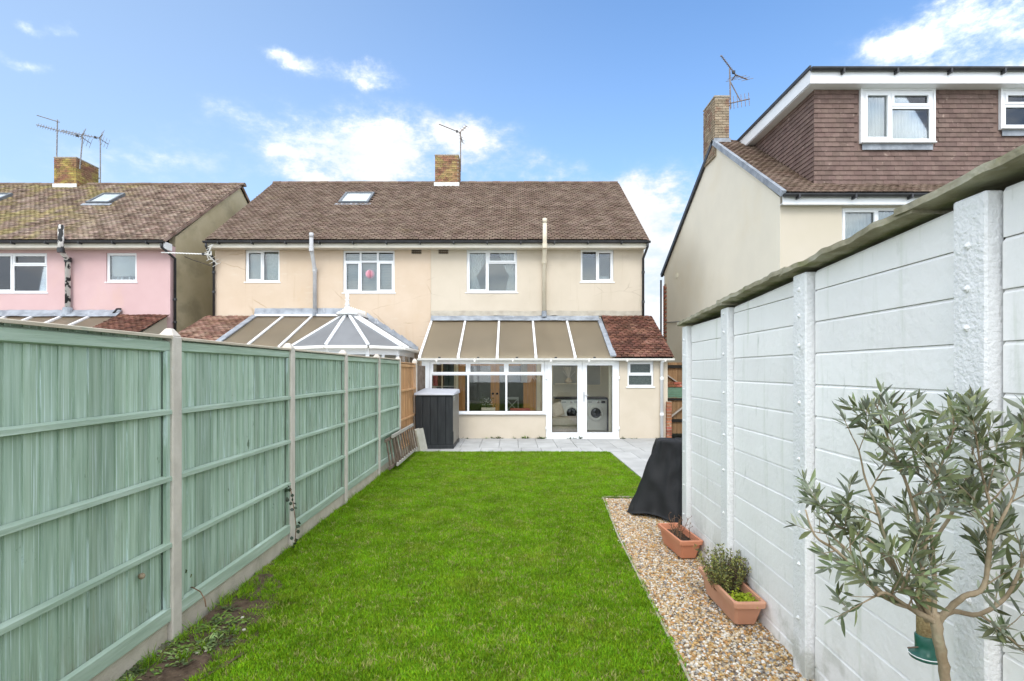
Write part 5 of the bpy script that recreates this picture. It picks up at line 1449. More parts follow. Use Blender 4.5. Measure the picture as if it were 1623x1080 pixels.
# corrugated cement sheets lapping down the roof
sheets = [(-.7, .9), (.8, 2.35), (2.25, 3.45), (3.35, 4.55), (4.45, 5.75)]
for k, (a, b2) in enumerate(sheets):
    lift = .014 * (k % 2)
    def fn(u, v, a=a, b2=b2, lift=lift, k=k):
        y = a + (b2 - a) * u; x = -.085 + 2.88 * v
        rag = .018 * mnoise.noise(Vector((y * 5, k, 1))) if v == 0 else 0
        return (x + rag, y, top_z(y) + .0 + lift + .0025 * math.cos(y * 2 * math.pi / .146) + .003 * mnoise.noise(Vector((y * 1.3, x * 3, k))) + .004 * mnoise.noise(Vector((y * 14, x * 3, k))) - .05 * (x + .1))
    top = MB().grid(48, 8, fn)
    n = len(top.v); fs = list(top.f)
    under = [v - Vector((0, 0, .030)) for v in top.v]
    b = MB(); b.add(list(top.v) + under, fs + [tuple(i + n for i in reversed(f)) for f in fs] + [(i, i + n, i + 1 + n, i + 1) for i in range(47)])
    for e0 in (0, 47):
        b.f += [(j * 48 + e0, (j + 1) * 48 + e0, (j + 1) * 48 + e0 + n, j * 48 + e0 + n) for j in range(7)]
    b.build('roof_sheet', 'asbestos', ga)

# ================================================================== THINGS IN THE GARDEN
# storage box
sbx = thing('storage_box', 'tall charcoal plastic storage box with a light grey lid by the fence', 'storage box', (-1.8, 12.95, 0))
bx0, bx1, by0, by1 = -2.235, -1.36, 12.37, 13.75
MB().box(bx0 + .03, bx1 - .03, by0 + .03, by1, .0, 1.24).build('body', 'box_dark', sbx)
nb = 5
for k in range(nb):
    wv = (bx1 - bx0) / nb
    MB().box(bx0 + k * wv + .003, bx0 + (k + 1) * wv - .003, by0, by0 + .029, .09, 1.22).build('board', 'box_dark', sbx, bevel=.004)
nb = 7
for k in range(nb):
    wv = (by1 - by0 - .03) / nb
    MB().box(bx1 - .029, bx1, by0 + .03 + k * wv + .003, by0 + .03 + (k + 1) * wv - .003, .09, 1.22).build('board', 'box_side', sbx, bevel=.004)
MB().box(bx0 - .01, bx1 + .015, by0 - .015, by1, .0, .085).build('plinth', 'box_dark', sbx, bevel=.008)
MB().box(bx1 - .028, bx1 + .012, by0 - .012, by0 - .001, .086, .40).build('corner_strap', 'box_dark', sbx)
MB().hexa([(bx0 - .03, by0 - .05, 1.235), (bx1 + .03, by0 - .05, 1.235), (bx1 + .03, by1 + .02, 1.235), (bx0 - .03, by1 + .02, 1.235),
           (bx0 - .01, by0 - .03, 1.295), (bx1 + .01, by0 - .03, 1.275), (bx1 + .01, by1, 1.335), (bx0 - .01, by1, 1.355)]).build('lid', 'box_lid', sbx, bevel=.012)
MB().box(bx1 + .0005, bx1 + .02, by0 + .10, by0 + .19, 1.12, 1.21).build('latch', 'chrome', sbx)

# two pale slabs leaning on the box side of the fence
for k, (dx, lab) in enumerate(((0, 'pale stone slab leaning on the end of the wooden ladder, nearer the lawn'), (.085, 'second pale stone slab leaning close behind the first beside the charcoal box'))):
    t = MB().box(-.21, .21, -.027, .027, 0, .50)
    rm = Matrix.Translation((-2.07 + dx * .0 + .03, 11.93 + dx, -.005)) @ Matrix.Rotation(R(0), 4, 'Z')
    t = MB().box(-.04, .04, -.17, .17, 0, .50)
    rm = Matrix.Translation((-2.10 + dx * 1.05, 12.05 + dx * .6, -.01)) @ Matrix.Rotation(R(-12), 4, 'Y') @ Matrix.Rotation(R(-22 + 5 * k), 4, 'Z')
    t.v = [rm @ v for v in t.v]
    tag(t.build('stone_slab', 'stone', bevel=.005), lab, 'slab')

# ladder lying on its long edge against the fence
ld = thing('wooden_ladder', 'old weathered wooden ladder lying on its side along the fence', 'ladder', (-2.12, 10.5, 0))
for (z, nm) in ((.12, 'rail'), (.62, 'rail')):
    xo = -2.06 if z < .3 else -2.15
    MB().beam((xo, 9.62, z), (xo - .02, 11.72, z), .034, .062).build('rail', 'ladder_rail', ld, bevel=.006)
for k in range(10):
    y = 9.72 + k * .215
    MB().tube([(-2.06, y, .14), (-2.15, y, .60)], .017, 8).build('rung', 'ladder', ld)
for z in (.10, .58):
    xo = -2.13 if z < .3 else -2.20
    MB().beam((xo, 9.30, z), (xo - .01, 10.9, z), .03, .055).build('extension_rail', 'ladder', ld, bevel=.006)
for k in range(4):
    y = 9.40 + k * .235
    MB().tube([(-2.13, y, .12), (-2.20, y, .57)], .016, 8).build('extension_rung', 'ladder', ld)

# barbecue under its black cover
bb = MB()
NA, NH = 110, 40
cxb, cyb = 2.10, 6.93
def cover(u, v):
    a = 2 * math.pi * u
    t = v                              # 0 hem .. 1 top centre
    if t > .88:
        k = (1 - t) / .12; hz_ = .93 + .012 * (1 - k * k); s = k
        rx, ry = .23 * s, .21 * s
    else:
        k = t / .88; hz_ = .93 * (1 - (1 - k) ** 1.0); f = 1 - k
        rx = .23 + .32 * f ** 1.15; ry = .21 + .28 * f ** 1.15
    p = 3.2
    ca, sa = math.cos(a), math.sin(a)
    q = (abs(ca) ** p + abs(sa) ** p) ** (-1 / p)
    fold = 0
    if t < .88:
        f = 1 - t / .88
        def crease(k, ph, sh): return (1 - abs(math.sin(k * a / 2 + ph))) ** sh - .35
        fold = (.13 * crease(5, .5 + .35 * f, 1.3) + .035 * crease(8, 1.4 - .5 * f, 1.6) + .010 * math.sin(13 * a + 3 * f)) * f ** .8
        fold += .03 * mnoise.noise(Vector((3 * ca, 3 * sa, f * 5)))
    z = hz_ + .02 * mnoise.noise(Vector((ca * 2 * q, sa * 2 * q, t * 3)))
    if t < .05: z = .012 + .02 * (1 + math.sin(5 * a)) * (t < .03)
    lx, ly = (rx * q + fold) * ca, (ry * q + fold) * sa
    return (cxb + lx * .978 + ly * .208, cyb + lx * .208 * -1 + ly * .978, max(z, .005) - .02)
bb.grid(NA, NH, cover)
tag(bb.build('barbecue_cover', 'bbq', smoothed=True, merge=True), 'barbecue under a draped black fabric cover at the end of the white garage', 'barbecue')

# terracotta troughs
def trough(name, label, loc, rotz, L, Wd, H, m):
    t = thing(name, label, 'planter', loc, 'terracotta window box planters on the gravel', rotz=rotz, local=True)
    b = MB()
    def rect(s, z, lx, ly): return [(-ly * s, -lx * s, z), (ly * s, -lx * s, z), (ly * s, lx * s, z), (-ly * s, lx * s, z)]
    prof = [(0, .80, .72), (H - .04, .97, .93), (H - .04, 1.03, 1.05), (H - .006, 1.05, 1.08), (H, 1.045, 1.07), (H, .95, .88), (H - .05, .92, .84), (.06, .80, .70)]
    vs, fs = [], []
    for (z, sl_, sw) in prof:
        x, y = Wd / 2 * sw, L / 2 * sl_
        c = .018
        vs += [(-x + c, -y, z), (x - c, -y, z), (x, -y + c, z), (x, y - c, z), (x - c, y, z), (-x + c, y, z), (-x, y - c, z), (-x, -y + c, z)]
    for i in range(len(prof) - 1):
        for j in range(8):
            fs.append((i * 8 + j, i * 8 + (j + 1) % 8, (i + 1) * 8 + (j + 1) % 8, (i + 1) * 8 + j))
    fs.append(tuple(range(7, -1, -1))); fs.append(tuple((len(prof) - 1) * 8 + j for j in range(8)))
    b.add(vs, fs); b.build('trough', m, t)
    def so(u, v):
        return ((u - .5) * Wd * .88, (v - .5) * L * .92, H - .055 + .012 * mnoise.noise(Vector((u * 5, v * 12, L))))
    MB().grid(12, 30, so).build('compost', 'compost', t, smoothed=True)
    return t
T1 = (1.69, 5.42, -.01); T2 = (1.665, 4.10, -.01)
trough('planter', 'terracotta trough with bare dry stems in front of the black cover', T1, R(5), .60, .215, .185, 'terracotta')
trough('planter', 'faded terracotta trough of green herbs, nearer one on the gravel', T2, R(1), .68, .215, .185, 'terracotta2')
dt = thing('dead_plant', 'dry reddish brown twigs standing in the far terracotta trough', 'plant', (T1[0], T1[1], T1[2] + .13))
for k in range(13):
    b = MB()
    p = Vector((T1[0] + U(-.06, .07), T1[1] + U(-.2, .15), T1[2] + .13)); d = Vector((U(-.5, .5), U(-.5, .4), 1)).normalized()
    pts = [p]
    for j in range(5):
        d = (d + Vector((U(-.25, .25), U(-.25, .25), .05))).normalized(); p = p + d * U(.025, .05); pts.append(p)
    b.tube(pts, [.004, .0035, .003, .003, .0025, .002], 5)
    for j in range(1, 6):
        if random.random() < .8:
            e = (d + rdir()).normalized(); b.tube([pts[j], pts[j] + e * U(.02, .05)], [.002, .0012], 4)
            for q in range(2): leaf_quad(b, pts[j] + e * U(.01, .04), rdir(.2), rdir(), U(.012, .022), .008)
    b.build('stem', 'twig', dt)
def herb(name, label, x, y, z, nst, hgt, spread, m, leafL, seed):
    random.seed(seed)
    t = thing(name, label, 'plant', (x, y, z))
    st = MB(); lf = MB()
    for k in range(nst):
        a = U(0, 6.28); r = spread * U(0, 1) ** .6
        p = Vector((x + .45 * r * math.cos(a), y + .55 * r * math.sin(a), z))
        d = Vector((math.cos(a) * r / spread * .5, math.sin(a) * r / spread * .6, 1.0)).normalized()
        L = hgt * U(.55, 1.05); pts = [p]; n = 9
        for j in range(n):
            d = (d + Vector((U(-.12, .12), U(-.12, .12), .03))).normalized(); pts.append(pts[-1] + d * L / n)
        st.tube(pts, [.0022 * (1 - .6 * j / n) for j in range(n + 1)], 4)
        for j in range(2, n + 1):
            for q in range(5):
                o = pts[j] + rdir() * .005
                leaf_quad(lf, o, (d * .6 + rdir()).normalized(), rdir(), leafL * U(.6, 1.2), leafL * .32)
    st.build('stem', 'twig', t, kind='stuff'); lf.build('foliage', m, t, kind='stuff')
    random.seed(seed + 100)
    return t
herb('herb_plant', 'bushy green thyme like herb in the near terracotta trough', T2[0] - .02, T2[1] + .06, T2[2] + .12, 90, .30, .20, 'thyme', .024, 3)
herb('herb_plant', 'purplish brown herb at the wall side of the near terracotta trough', T2[0] + .085, T2[1] + .02, T2[2] + .12, 26, .27, .10, 'purpleherb', .022, 4)
ll = thing('lime_plant', 'low bright lime green plant at the front of the near trough', 'plant', (T2[0] + .02, T2[1] - .2, T2[2] + .13))
b = MB()
for k in range(420):
    p = Vector((T2[0] + .02 + random.gauss(0, .04), T2[1] - .20 + random.gauss(0, .05), T2[2] + .14 + abs(random.gauss(0, .018))))
    leaf_quad(b, p, rdir(.5), Vector((U(-.4, .4), U(-.4, .4), 1)), U(.012, .026), .014)
b.build('foliage', 'limeleaf', ll, kind='stuff')

# ------------------------------------------------------------------ olive tree
random.seed(23)
TD = 1.70
ol = thing('olive_tree', 'small standard olive tree with a slender trunk in front of the white garage', 'olive tree', (px(1497, TD), TD, 0))
def cp(x, y, d=0.0):
    D = TD + d
    return Vector((px(x, D), D, pz(y, D)))
base = Vector((px(1497, TD) + .01, TD, .33))
limbs = []
trunk = [base, base + Vector((.004, 0, .2)), cp(1499, 1085), cp(1493, 1040), cp(1486, 1005), cp(1482, 972)]
limbs.append((trunk, [.0165, .016, .0155, .015, .0155, .018]))
def limb(pts, r0, r1):
    r0 *= .72; r1 *= .75; n = len(pts); limbs.append((pts, [r0 + (r1 - r0) * i / (n - 1) for i in range(n)]))
limb([cp(1482, 985), cp(1462, 975, -.02), cp(1440, 962, -.03), cp(1413, 952, -.04), cp(1364, 909, -.05), cp(1326, 873, -.06), cp(1292, 849, -.05), cp(1277, 808, -.04)], .014, .003)
limb([cp(1413, 952, -.04), cp(1385, 935, -.02), cp(1350, 880, .0), cp(1318, 850, .03), cp(1300, 845, .05)], .008, .002)
limb([cp(1470, 985), cp(1452, 950, .0), cp(1425, 912, .02), cp(1390, 868, .03), cp(1364, 848, .05), cp(1330, 835, .05), cp(1310, 812, .06)], .012, .003)
limb([cp(1425, 912, .02), cp(1408, 870, .0), cp(1388, 800, .0), cp(1372, 760, .02), cp(1362, 715, .03), cp(1350, 690, .02)], .008, .002)
limb([cp(1474, 978), cp(1464, 950, -.03), cp(1462, 900, -.04), cp(1456, 830, -.03), cp(1432, 752, -.03), cp(1412, 705, .0), cp(1396, 660, .02), cp(1388, 640, .02)], .012, .002)
limb([cp(1462, 900, -.04), cp(1470, 850, -.06), cp(1492, 790, -.07), cp(1470, 720, -.06), cp(1440, 680, -.05), cp(1430, 640, -.05)], .008, .002)
limb([cp(1480, 980), cp(1482, 930, .02), cp(1478, 860, .04), cp(1470, 810, .04), cp(1490, 743, .05), cp(1509, 694, .05), cp(1512, 660, .04)], .012, .002)
limb([cp(1478, 860, .04), cp(1512, 810, .07), cp(1535, 750, .08), cp(1545, 700, .08), cp(1552, 670, .08)], .008, .002)
limb([cp(1486, 990), cp(1500, 970, -.02), cp(1528, 946, -.05), cp(1560, 930, -.07), cp(1569, 858, -.08), cp(1571, 810, -.08), cp(1557, 752, -.07), cp(1547, 690, -.06)], .015, .003)
limb([cp(1486, 985), cp(1510, 969, .03), cp(1552, 974, .05), cp(1596, 945, .05), cp(1622, 888, .04), cp(1640, 800, .03), cp(1650, 720, .03), cp(1648, 650, .02)], .013, .003)
limb([cp(1569, 858, -.08), cp(1590, 820, -.10), cp(1612, 770, -.10), cp(1620, 700, -.1)], .008, .002)
limb([cp(1552, 974, .05), cp(1580, 993, .03), cp(1623, 1031, .0), cp(1660, 1060, -.02)], .006, .002)
limb([cp(1440, 962, -.03), cp(1405, 940, -.09), cp(1390, 945, -.1)], .007, .005)
limb([cp(1455, 925, -.02), cp(1430, 935, -.1), cp(1442, 905, -.12)], .006, .004)
tb_ = MB()
def smooth_path(pts, rs, sub=4):
    out, ro = [], []
    n = len(pts)
    for i in range(n - 1):
        p0, p1, p2, p3 = pts[max(i - 1, 0)], pts[i], pts[i + 1], pts[min(i + 2, n - 1)]
        for k in range(sub):
            t = k / sub
            q = .5 * ((2 * p1) + (p2 - p0) * t + (2 * p0 - 5 * p1 + 4 * p2 - p3) * t * t + (3 * p1 - p0 - 3 * p2 + p3) * t ** 3)
            r = rs[i] + (rs[i + 1] - rs[i]) * t
            out.append(q + rdir() * r * .12); ro.append(r * U(.93, 1.1))
    out.append(pts[-1]); ro.append(rs[-1])
    return out, ro
tips = []
for k, (pts, rs) in enumerate(limbs):
    sp, sr = smooth_path(pts, rs)
    tb_.tube(sp, sr, 9 if rs[0] > .01 else 7)
    if k == 0: continue
    n = len(sp)
    for i in range(n):
        f = i / (n - 1)
        if f > .18: tips.append((sp[i], (sp[min(i + 1, n - 1)] - sp[max(i - 1, 0)]).normalized(), sr[i], f))
leafs = []
def leaf_pair(p, d, L, seed_ax):
    for sgn in (-1, 1):
        s = d.cross(seed_ax).normalized() * sgn
        ld_ = (d * U(.35, .95) + s * U(.5, .9) + Vector((0, 0, U(-.15, .2)))).normalized()
        leafs.append((p, ld_, rdir(.8), L * U(.75, 1.15)))
def twig(p, d, L, r, depth=0):
    n = max(4, int(L / .022)); pts = [p]; q = d.copy()
    for j in range(n):
        q = (q + rdir() * .13 + Vector((0, 0, .045))).normalized(); e = pts[-1] + q * L / n
        if e.x < .95 or e.z > 1.765 - U(0, .12) or (e.x < 1.05 and e.z > 1.69 - U(0, .1)): break
        pts.append(e)
    n = len(pts) - 1
    if n < 2: return
    tb_.tube(pts, [max(.0009, r * (1 - .75 * j / n)) for j in range(n + 1)], 5)
    axis = rdir()
    for j in range(1, n + 1):
        if j >= n * .25 and random.random() < .80:
            ax = Vector((axis.x, axis.y, axis.z)) if j % 2 else axis.cross(q)
            leaf_pair(pts[j], q, .067 * (1 - .25 * (j / n) ** 3), ax)
        if depth < 1 and random.random() < .16:
            twig(pts[j], (q + rdir() * .9).normalized(), L * U(.3, .55), r * .6, depth + 1)
    for e in range(3):
        leafs.append((pts[-1], (q + rdir() * .35).normalized(), rdir(.3), U(.035, .055)))
for (p, d, r, f) in tips:
    if random.random() < (.28 + .42 * f) * (.55 if p.x < 1.13 else 1.05):
        dd = (d * .5 + rdir() * .75 + Vector((0, -.05, .35))).normalized()
        if p.z < 1.1: dd.z = abs(dd.z)
        twig(p, dd, U(.07, .19), max(.0016, min(.0028, r * .7)))
for (pts, rs) in limbs[1:]:
    if rs[-1] < .004:
        twig(pts[-1], (pts[-1] - pts[-2]).normalized(), U(.08, .15), .002)
tb_.build('trunk', 'bark', ol, smoothed=True)
wall_x = lambda y: 1.66 + .027 * y
LM = MB()
prof = [(0, .05), (.18, .62), (.42, 1.0), (.68, .82), (.88, .38), (1.0, .03)]
vs, fs = [], []
for (t, wv) in prof:
    zc = -.10 * t * t
    vs += [(-.10 * wv, t, zc + .022 * wv), (0, t, zc), (.10 * wv, t, zc + .022 * wv)]
for i in range(5):
    a = i * 3
    fs += [(a, a + 1, a + 4, a + 3), (a + 1, a + 2, a + 5, a + 4)]
LM.add(vs, fs)
LMM = LM.mesh('leaf', smoothed=True); LMM.materials.append(M['leaf'])
mats_l = []
for (p, d, n, L) in leafs:
    tip = p + d * L
    if tip.x > wall_x(tip.y) - .05 or p.x > wall_x(p.y) - .04: continue
    if tip.x < .925 or tip.z > 1.785 or (tip.x < 1.05 and tip.z > 1.71): continue      # the clipped outline of the crown
    s = d.cross(n).normalized(); nn_ = s.cross(d)
    mats_l.append(frame(p, s, d, nn_) @ Matrix.Diagonal((L * U(.95, 1.25), L, L * U(.6, 1.6), 1)))
mats_l.sort(key=lambda m: m.translation.y)
pieces('leaf', LMM, mats_l, 'leaf', ol)
po = thing('plant_pot', 'round terracotta pot at the foot of the olive tree', 'pot', (base.x, TD, 0))
MB().lathe([(.13, -.03), (.17, .25), (.185, .25), (.185, .31), (.165, .31), (.16, .27), (.0, .27)], (base.x, TD, 0), 28).build('pot', 'terracotta', po, smoothed=False)
MB().lathe([(.158, .272), (.10, .30), (.0, .325)], (base.x, TD, 0), 18).build('compost', 'compost', po)
# bird feeder hanging behind the fork
fd_ = thing('bird_feeder', 'green and brown seed bird feeder hanging in the fork of the olive tree', 'bird feeder', (px(1467, 2.0), 2.0, pz(1045, 2.0)))
fx, fy, fz = px(1468, 2.0), 2.0, pz(1044, 2.0)
MB().lathe([(.030, .055), (.030, .27), (.028, .275)], (fx, fy, fz), 18).build('seed_tube', 'feeder_mesh', fd_, smoothed=True)
MB().lathe([(.020, .0), (.052, .004), (.055, .014), (.050, .016), (.034, .02), (.034, .055), (.036, .085), (.032, .09)], (fx, fy, fz), 20).build('base', 'feeder_green', fd_, smoothed=True)
MB().tube([(fx + .056 * math.cos(a * .3927), fy + .056 * math.sin(a * .3927), fz + .017) for a in range(17)], .0018, 5).build('tray_rim', 'upvc', fd_)
MB().tube([(fx - .075, fy - .01, fz + .045), (fx + .075, fy + .01, fz + .045)], .003, 6).build('perch', 'ladder', fd_)
MB().lathe([(.036, .265), (.040, .27), (.034, .29), (.01, .305)], (fx, fy, fz), 18).build('cap', 'feeder_green', fd_, smoothed=True)
MB().tube([(fx - .03, fy, fz + .28), (fx - .02, fy, fz + .33), (fx, fy, fz + .345), (fx + .02, fy, fz + .33), (fx + .03, fy, fz + .28)], .0016, 5).build('hanger', 'chrome', fd_)

# ------------------------------------------------------------------ television aerials
def aerial(name, label, foot, head, booms, m='aerial', foot_br=None, mast_r=.022, group=None):
    """booms: (start, end, rods, rod length, rod direction, reflector)"""
    t = thing(name, label, 'aerial', foot, group)
    MB().tube([foot, head], mast_r, 8).build('mast', m, t)
    if foot_br:
        for z in (.08, .28):
            MB().beam(Vector(foot) + Vector((0, 0, z)), Vector(foot_br) + Vector((0, 0, z)), .025, .03).build('bracket', m, t)
    for (a, b2, nr, rl, rd, refl) in booms:
        a, b2 = Vector(a), Vector(b2)
        o = MB().tube([a, b2], .016, 6).build('boom', m, t)
        rd = Vector(rd).normalized()
        e = MB()
        for k in range(nr):
            p = a.lerp(b2, .10 + .86 * k / max(1, nr - 1))
            e.tube([p - rd * rl * .5, p + rd * rl * .5], .009, 5)
        if nr: e.build('rods', m, o, kind='stuff')
        if refl:
            d = (b2 - a).normalized(); p = a.lerp(b2, .06)
            q = d.cross(rd).normalized()
            for s in (-1, 1):
                g = MB(); g.beam(p, p + (q * s * .30 - d * .22), .035, .01, up=rd).build('reflector', m, o)
                for j in range(3):
                    c = p + (q * s * .30 - d * .22) * (.4 + .3 * j)
                    MB().tube([c - rd * .22, c + rd * .22], .007, 5).build('reflector_rod', m, o)
            MB().box(*sum([[p[i] + d[i] * .12 - .035, p[i] + d[i] * .12 + .035] for i in range(3)], [])).build('junction_box', 'blackpipe', o)
    return t
def ap(x, y, D): return Vector((px(x, D), D, pz(y, D)))
GA = 'aerials on the pink house chimney'
D = 20.3
aerial('tv_aerial', 'tallest aerial at the left edge of the mossy chimney with a folded arm on top', ap(90, 268, D), ap(91.5, 190, D),
       [(ap(95, 194, D), ap(59, 183, D - .2), 0, .2, (0, 0, 1), False)], foot_br=ap(97, 268, D), group=GA)
aerial('tv_aerial', 'long rod aerial on the middle mast of the mossy chimney', ap(127, 268, D - .08), ap(131.5, 217, D - .08),
       [(ap(133, 218, D - .1), ap(58, 198, D - .5), 17, .16, (.1, .3, 1), True)], group=GA)
aerial('tv_aerial', 'aerial at the right edge of the mossy chimney with a crossed reflector', ap(159.5, 294, 21.2), ap(159.5, 219, 21.2),
       [(ap(161, 220, 21.2), ap(98, 207, 20.8), 12, .14, (.1, .3, 1), True)], foot_br=ap(155, 294, 21.2), group=GA)
D = 20.6
aerial('tv_aerial', 'thin slanting aerial on the right side of the middle brick chimney', ap(730.5, 272, D), ap(730.5, 210, D),
       [(ap(731, 211, D), ap(696, 197, D - .6), 9, .12, (.3, 1, .2), True)], m='rustaerial', foot_br=ap(726, 272, D))
D = 15.6
aerial('tv_aerial', 'two armed rusty aerial beside the buff chimney of the dormer house', ap(1158.5, 172, D), ap(1157, 108, D),
       [(ap(1168, 121, D), ap(1143, 88, D - .5), 12, .09, (.9, .3, .35), True), (ap(1157, 128, D), ap(1174, 160, D + .1), 0, .1, (0, 0, 1), False),
        (ap(1154, 165, D), ap(1189, 157, D - .2), 6, .40, (0, .15, 1), False)], m='rustaerial', foot_br=ap(1152, 172, D))
D = 16.1
aerial('tv_aerial', 'pale horizontal aerial fixed at the corner of the peach house, pointing at the pink house', ap(335, 405, D), ap(335, 398, D),
       [(ap(334, 403.5, D), ap(256, 400.5, D), 15, .10, (.2, 1, .6), True)], m='white_cable')
MB_c = MB().tube([ap(331, 397, D), ap(328, 404, D), ap(331, 411, D), ap(337, 412, D)], .008, 6)
tag(MB_c.build('aerial_cable', 'white_cable'), 'loop of white cable hanging from the horizontal aerial', 'cable')
tag(MB().tube([ap(286, 404, 17.2), ap(305, 412, 17.0), ap(336, 422, 16.6)], .010, 6).build('overhead_wire', 'blackpipe'), 'thin dark wire strung between the pink and peach houses', 'wire')

# ------------------------------------------------------------------ weeds, ivy
random.seed(41)
def weed(name, label, x, y, z, n, L, w, m, up=.6, group=None, spread=.04):
    b = MB()
    for k in range(n):
        a = 6.283 * k / n + U(-.4, .4)
        d = Vector((math.cos(a), math.sin(a), U(.2, 1.1) * up * 1.6)).normalized()
        p = Vector((x + U(-spread, spread), y + U(-spread, spread), z))
        leaf_quad(b, p, d, Vector((U(-.3, .3), U(-.3, .3), 1)), L * U(.6, 1.15), w * U(.7, 1.2), .25)
    return tag(b.build(name, m), label, 'weed', group)
wl = 'small weed growing where the conservatory wall meets the grey paving'
for (x, n, L) in ((731, 7, .13), (741, 9, .09), (755, 6, .06), (771, 8, .09), (782, 9, .11), (790, 9, .14), (797, 7, .10), (815, 7, .10), (829, 8, .11), (835, 10, .14), (852, 8, .11), (858, 12, .18), (862, 10, .11)):
    weed('weed', (wl if L < .115 else 'bigger tuft of dark weed at the wall foot ' + ('nearest the charcoal box' if x < 785 else 'near the middle of the dwarf wall' if x < 820 else 'under the right conservatory pane' if x < 850 else 'just left of the french doors')), px(x, 14.26), 14.255, -.02, n, L, L * .25, random.choice(['weed_dark', 'weed_dark', 'weed']), 1.0, wl, .03)
wl2 = 'small weed growing along the sill of the french doors and the wall beside them'
for (x, n, L) in ((903, 8, .08), (912, 9, .09), (921, 10, .11), (985, 8, .08), (990, 9, .10), (1001, 8, .08), (1009, 7, .06), (1044, 12, .10)):
    weed('weed', wl2, px(x, 14.2), 14.21, -.01, n, L, L * .28, random.choice(['weed_dark', 'weed']), .9, wl2, .03)
wl3 = 'leafy weed growing in the bare soil beside the first concrete fence post'
spots = [(215, 1065), (232, 1050), (250, 1062), (226, 1072), (300, 1022), (318, 1018), (330, 1030), (345, 985), (352, 978), (300, 1005), (336, 1012), (288, 1035), (370, 965), (320, 995), (205, 1078), (262, 1040), (345, 1000), (281, 1045)]
spots += [(x + U(-30, 45), y + U(-22, 10)) for (x, y) in spots]
for k, (x, y) in enumerate(spots):
    D = FPX * 1.79 / (y - HY)
    weed('weed', wl3, px(x, D), D, .01, random.randint(14, 24), U(.025, .06), U(.010, .020), random.choice(['weed', 'weed_pale', 'weed', 'weed_dark']), .45, wl3, .05)
for k in range(9):       # pale stones in the soil
    y = U(2.7, 4.3); x = -2.2 + U(.02, .42)
    b = MB().lathe([(.004, 0), (.014, .004), (.012, .012), (.004, .016)], (x, y, .0), 7)
    for i in range(len(b.v)): b.v[i] = Vector((x, y, .0)) + (b.v[i] - Vector((x, y, .0))) * U(.6, 1.1)
    tag(b.build('stone', 'stone'), 'small pale stone lying on the bare soil by the fence', 'stone', 'small stones in the soil')
iv = thing('ivy_shoot', 'dark ivy shoot climbing the second concrete fence post', 'ivy', (px(470, 5.5), 5.45, 0))
pts = [ap(468, 860, 5.40), ap(470, 835, 5.38), ap(466, 805, 5.37), ap(464, 790, 5.37), ap(461, 775, 5.38)]
MB().tube(pts, .004, 5).build('stem', 'twig', iv)
b = MB()
for p in [q for q in pts for _ in range(4)]:
    leaf_quad(b, p + rdir() * .04, rdir(), Vector((U(0, 1), -1, U(-.3, .5))), U(.025, .045), .035)
b.build('foliage', 'ivy', iv, kind='stuff')
iv = thing('ivy_shoot', 'small ivy sprig poking through the green boards right of the first post', 'ivy', (px(293, 3.9), 3.9, .5))
pts = [ap(287, 892, 3.80), ap(295, 900, 3.80), ap(299, 912, 3.82)]
MB().tube(pts, .003, 5).build('stem', 'twig', iv)
b = MB()
for p in [q for q in pts for _ in range(5)]:
    leaf_quad(b, p + rdir() * .03, rdir(), Vector((1, -.6, U(-.3, .5))), U(.025, .045), .03)
b.build('foliage', 'weed_dark', iv, kind='stuff')
tag(MB().tube([ap(296, 932, 3.9), ap(305, 931, 3.82), ap(318, 938, 3.75), ap(325, 950, 3.7), ap(327, 962, 3.68)], .004, 6).build('bramble_stem', 'twig', smoothed=True), 'thin brown arching stem rising from the soil against the fence', 'stem')
tag(MB().lathe([(.005, -.01), (.02, 0), (.018, .015), (.004, .022)], ap(224, 914, 3.28), 8, axis='y').build('knot_hole_snail', 'bark'), 'round brown snail shell stuck to the lower green boards left of the first post', 'snail')

# ------------------------------------------------------------------ grass and gravel, scattered instances
random.seed(5)
def hidden_collection(name, objs):
    c = bpy.data.collections.new(name)
    for o in objs: c.objects.link(o)
    return c
def proto(mb, name, matl, smoothed=False):
    me = mb.mesh(name, smoothed=smoothed); me.materials.append(M[matl]); return bpy.data.objects.new(name, me)
def grass_clump(n, h, rad, matl, name):
    b = MB()
    for k in range(n):
        a = U(0, 6.28); r = rad * U(0, 1) ** .5
        p = Vector((r * math.cos(a), r * math.sin(a), -.004))
        az_ = U(0, 6.28); lean = U(.05, .75); hh = h * U(.55, 1.2); w_ = U(.0012, .0026)
        d = Vector((math.cos(az_) * lean, math.sin(az_) * lean, 1)).normalized()
        bend = Vector((math.cos(az_), math.sin(az_), -.35)) * hh * U(.1, .45)
        s = Vector((-math.sin(az_ + U(-.6, .6)), math.cos(az_ + U(-.6, .6)), 0)) * w_
        p1, p2 = p + d * hh * .5 + bend * .18, p + d * hh + bend
        b.add([p - s, p + s, p1 + s * .85, p1 - s * .85, p2], [(0, 1, 2, 3), (3, 2, 4)])
    return proto(b, name, matl)
clumps = [grass_clump(30, .026, .034, 'grass', 'grass_tuft') for _ in range(7)] + [grass_clump(22, .029, .03, 'drygrass', 'dry_grass_tuft')]
tall = [grass_clump(34, .10, .035, 'grass', 'tall_grass_tuft') for _ in range(3)]
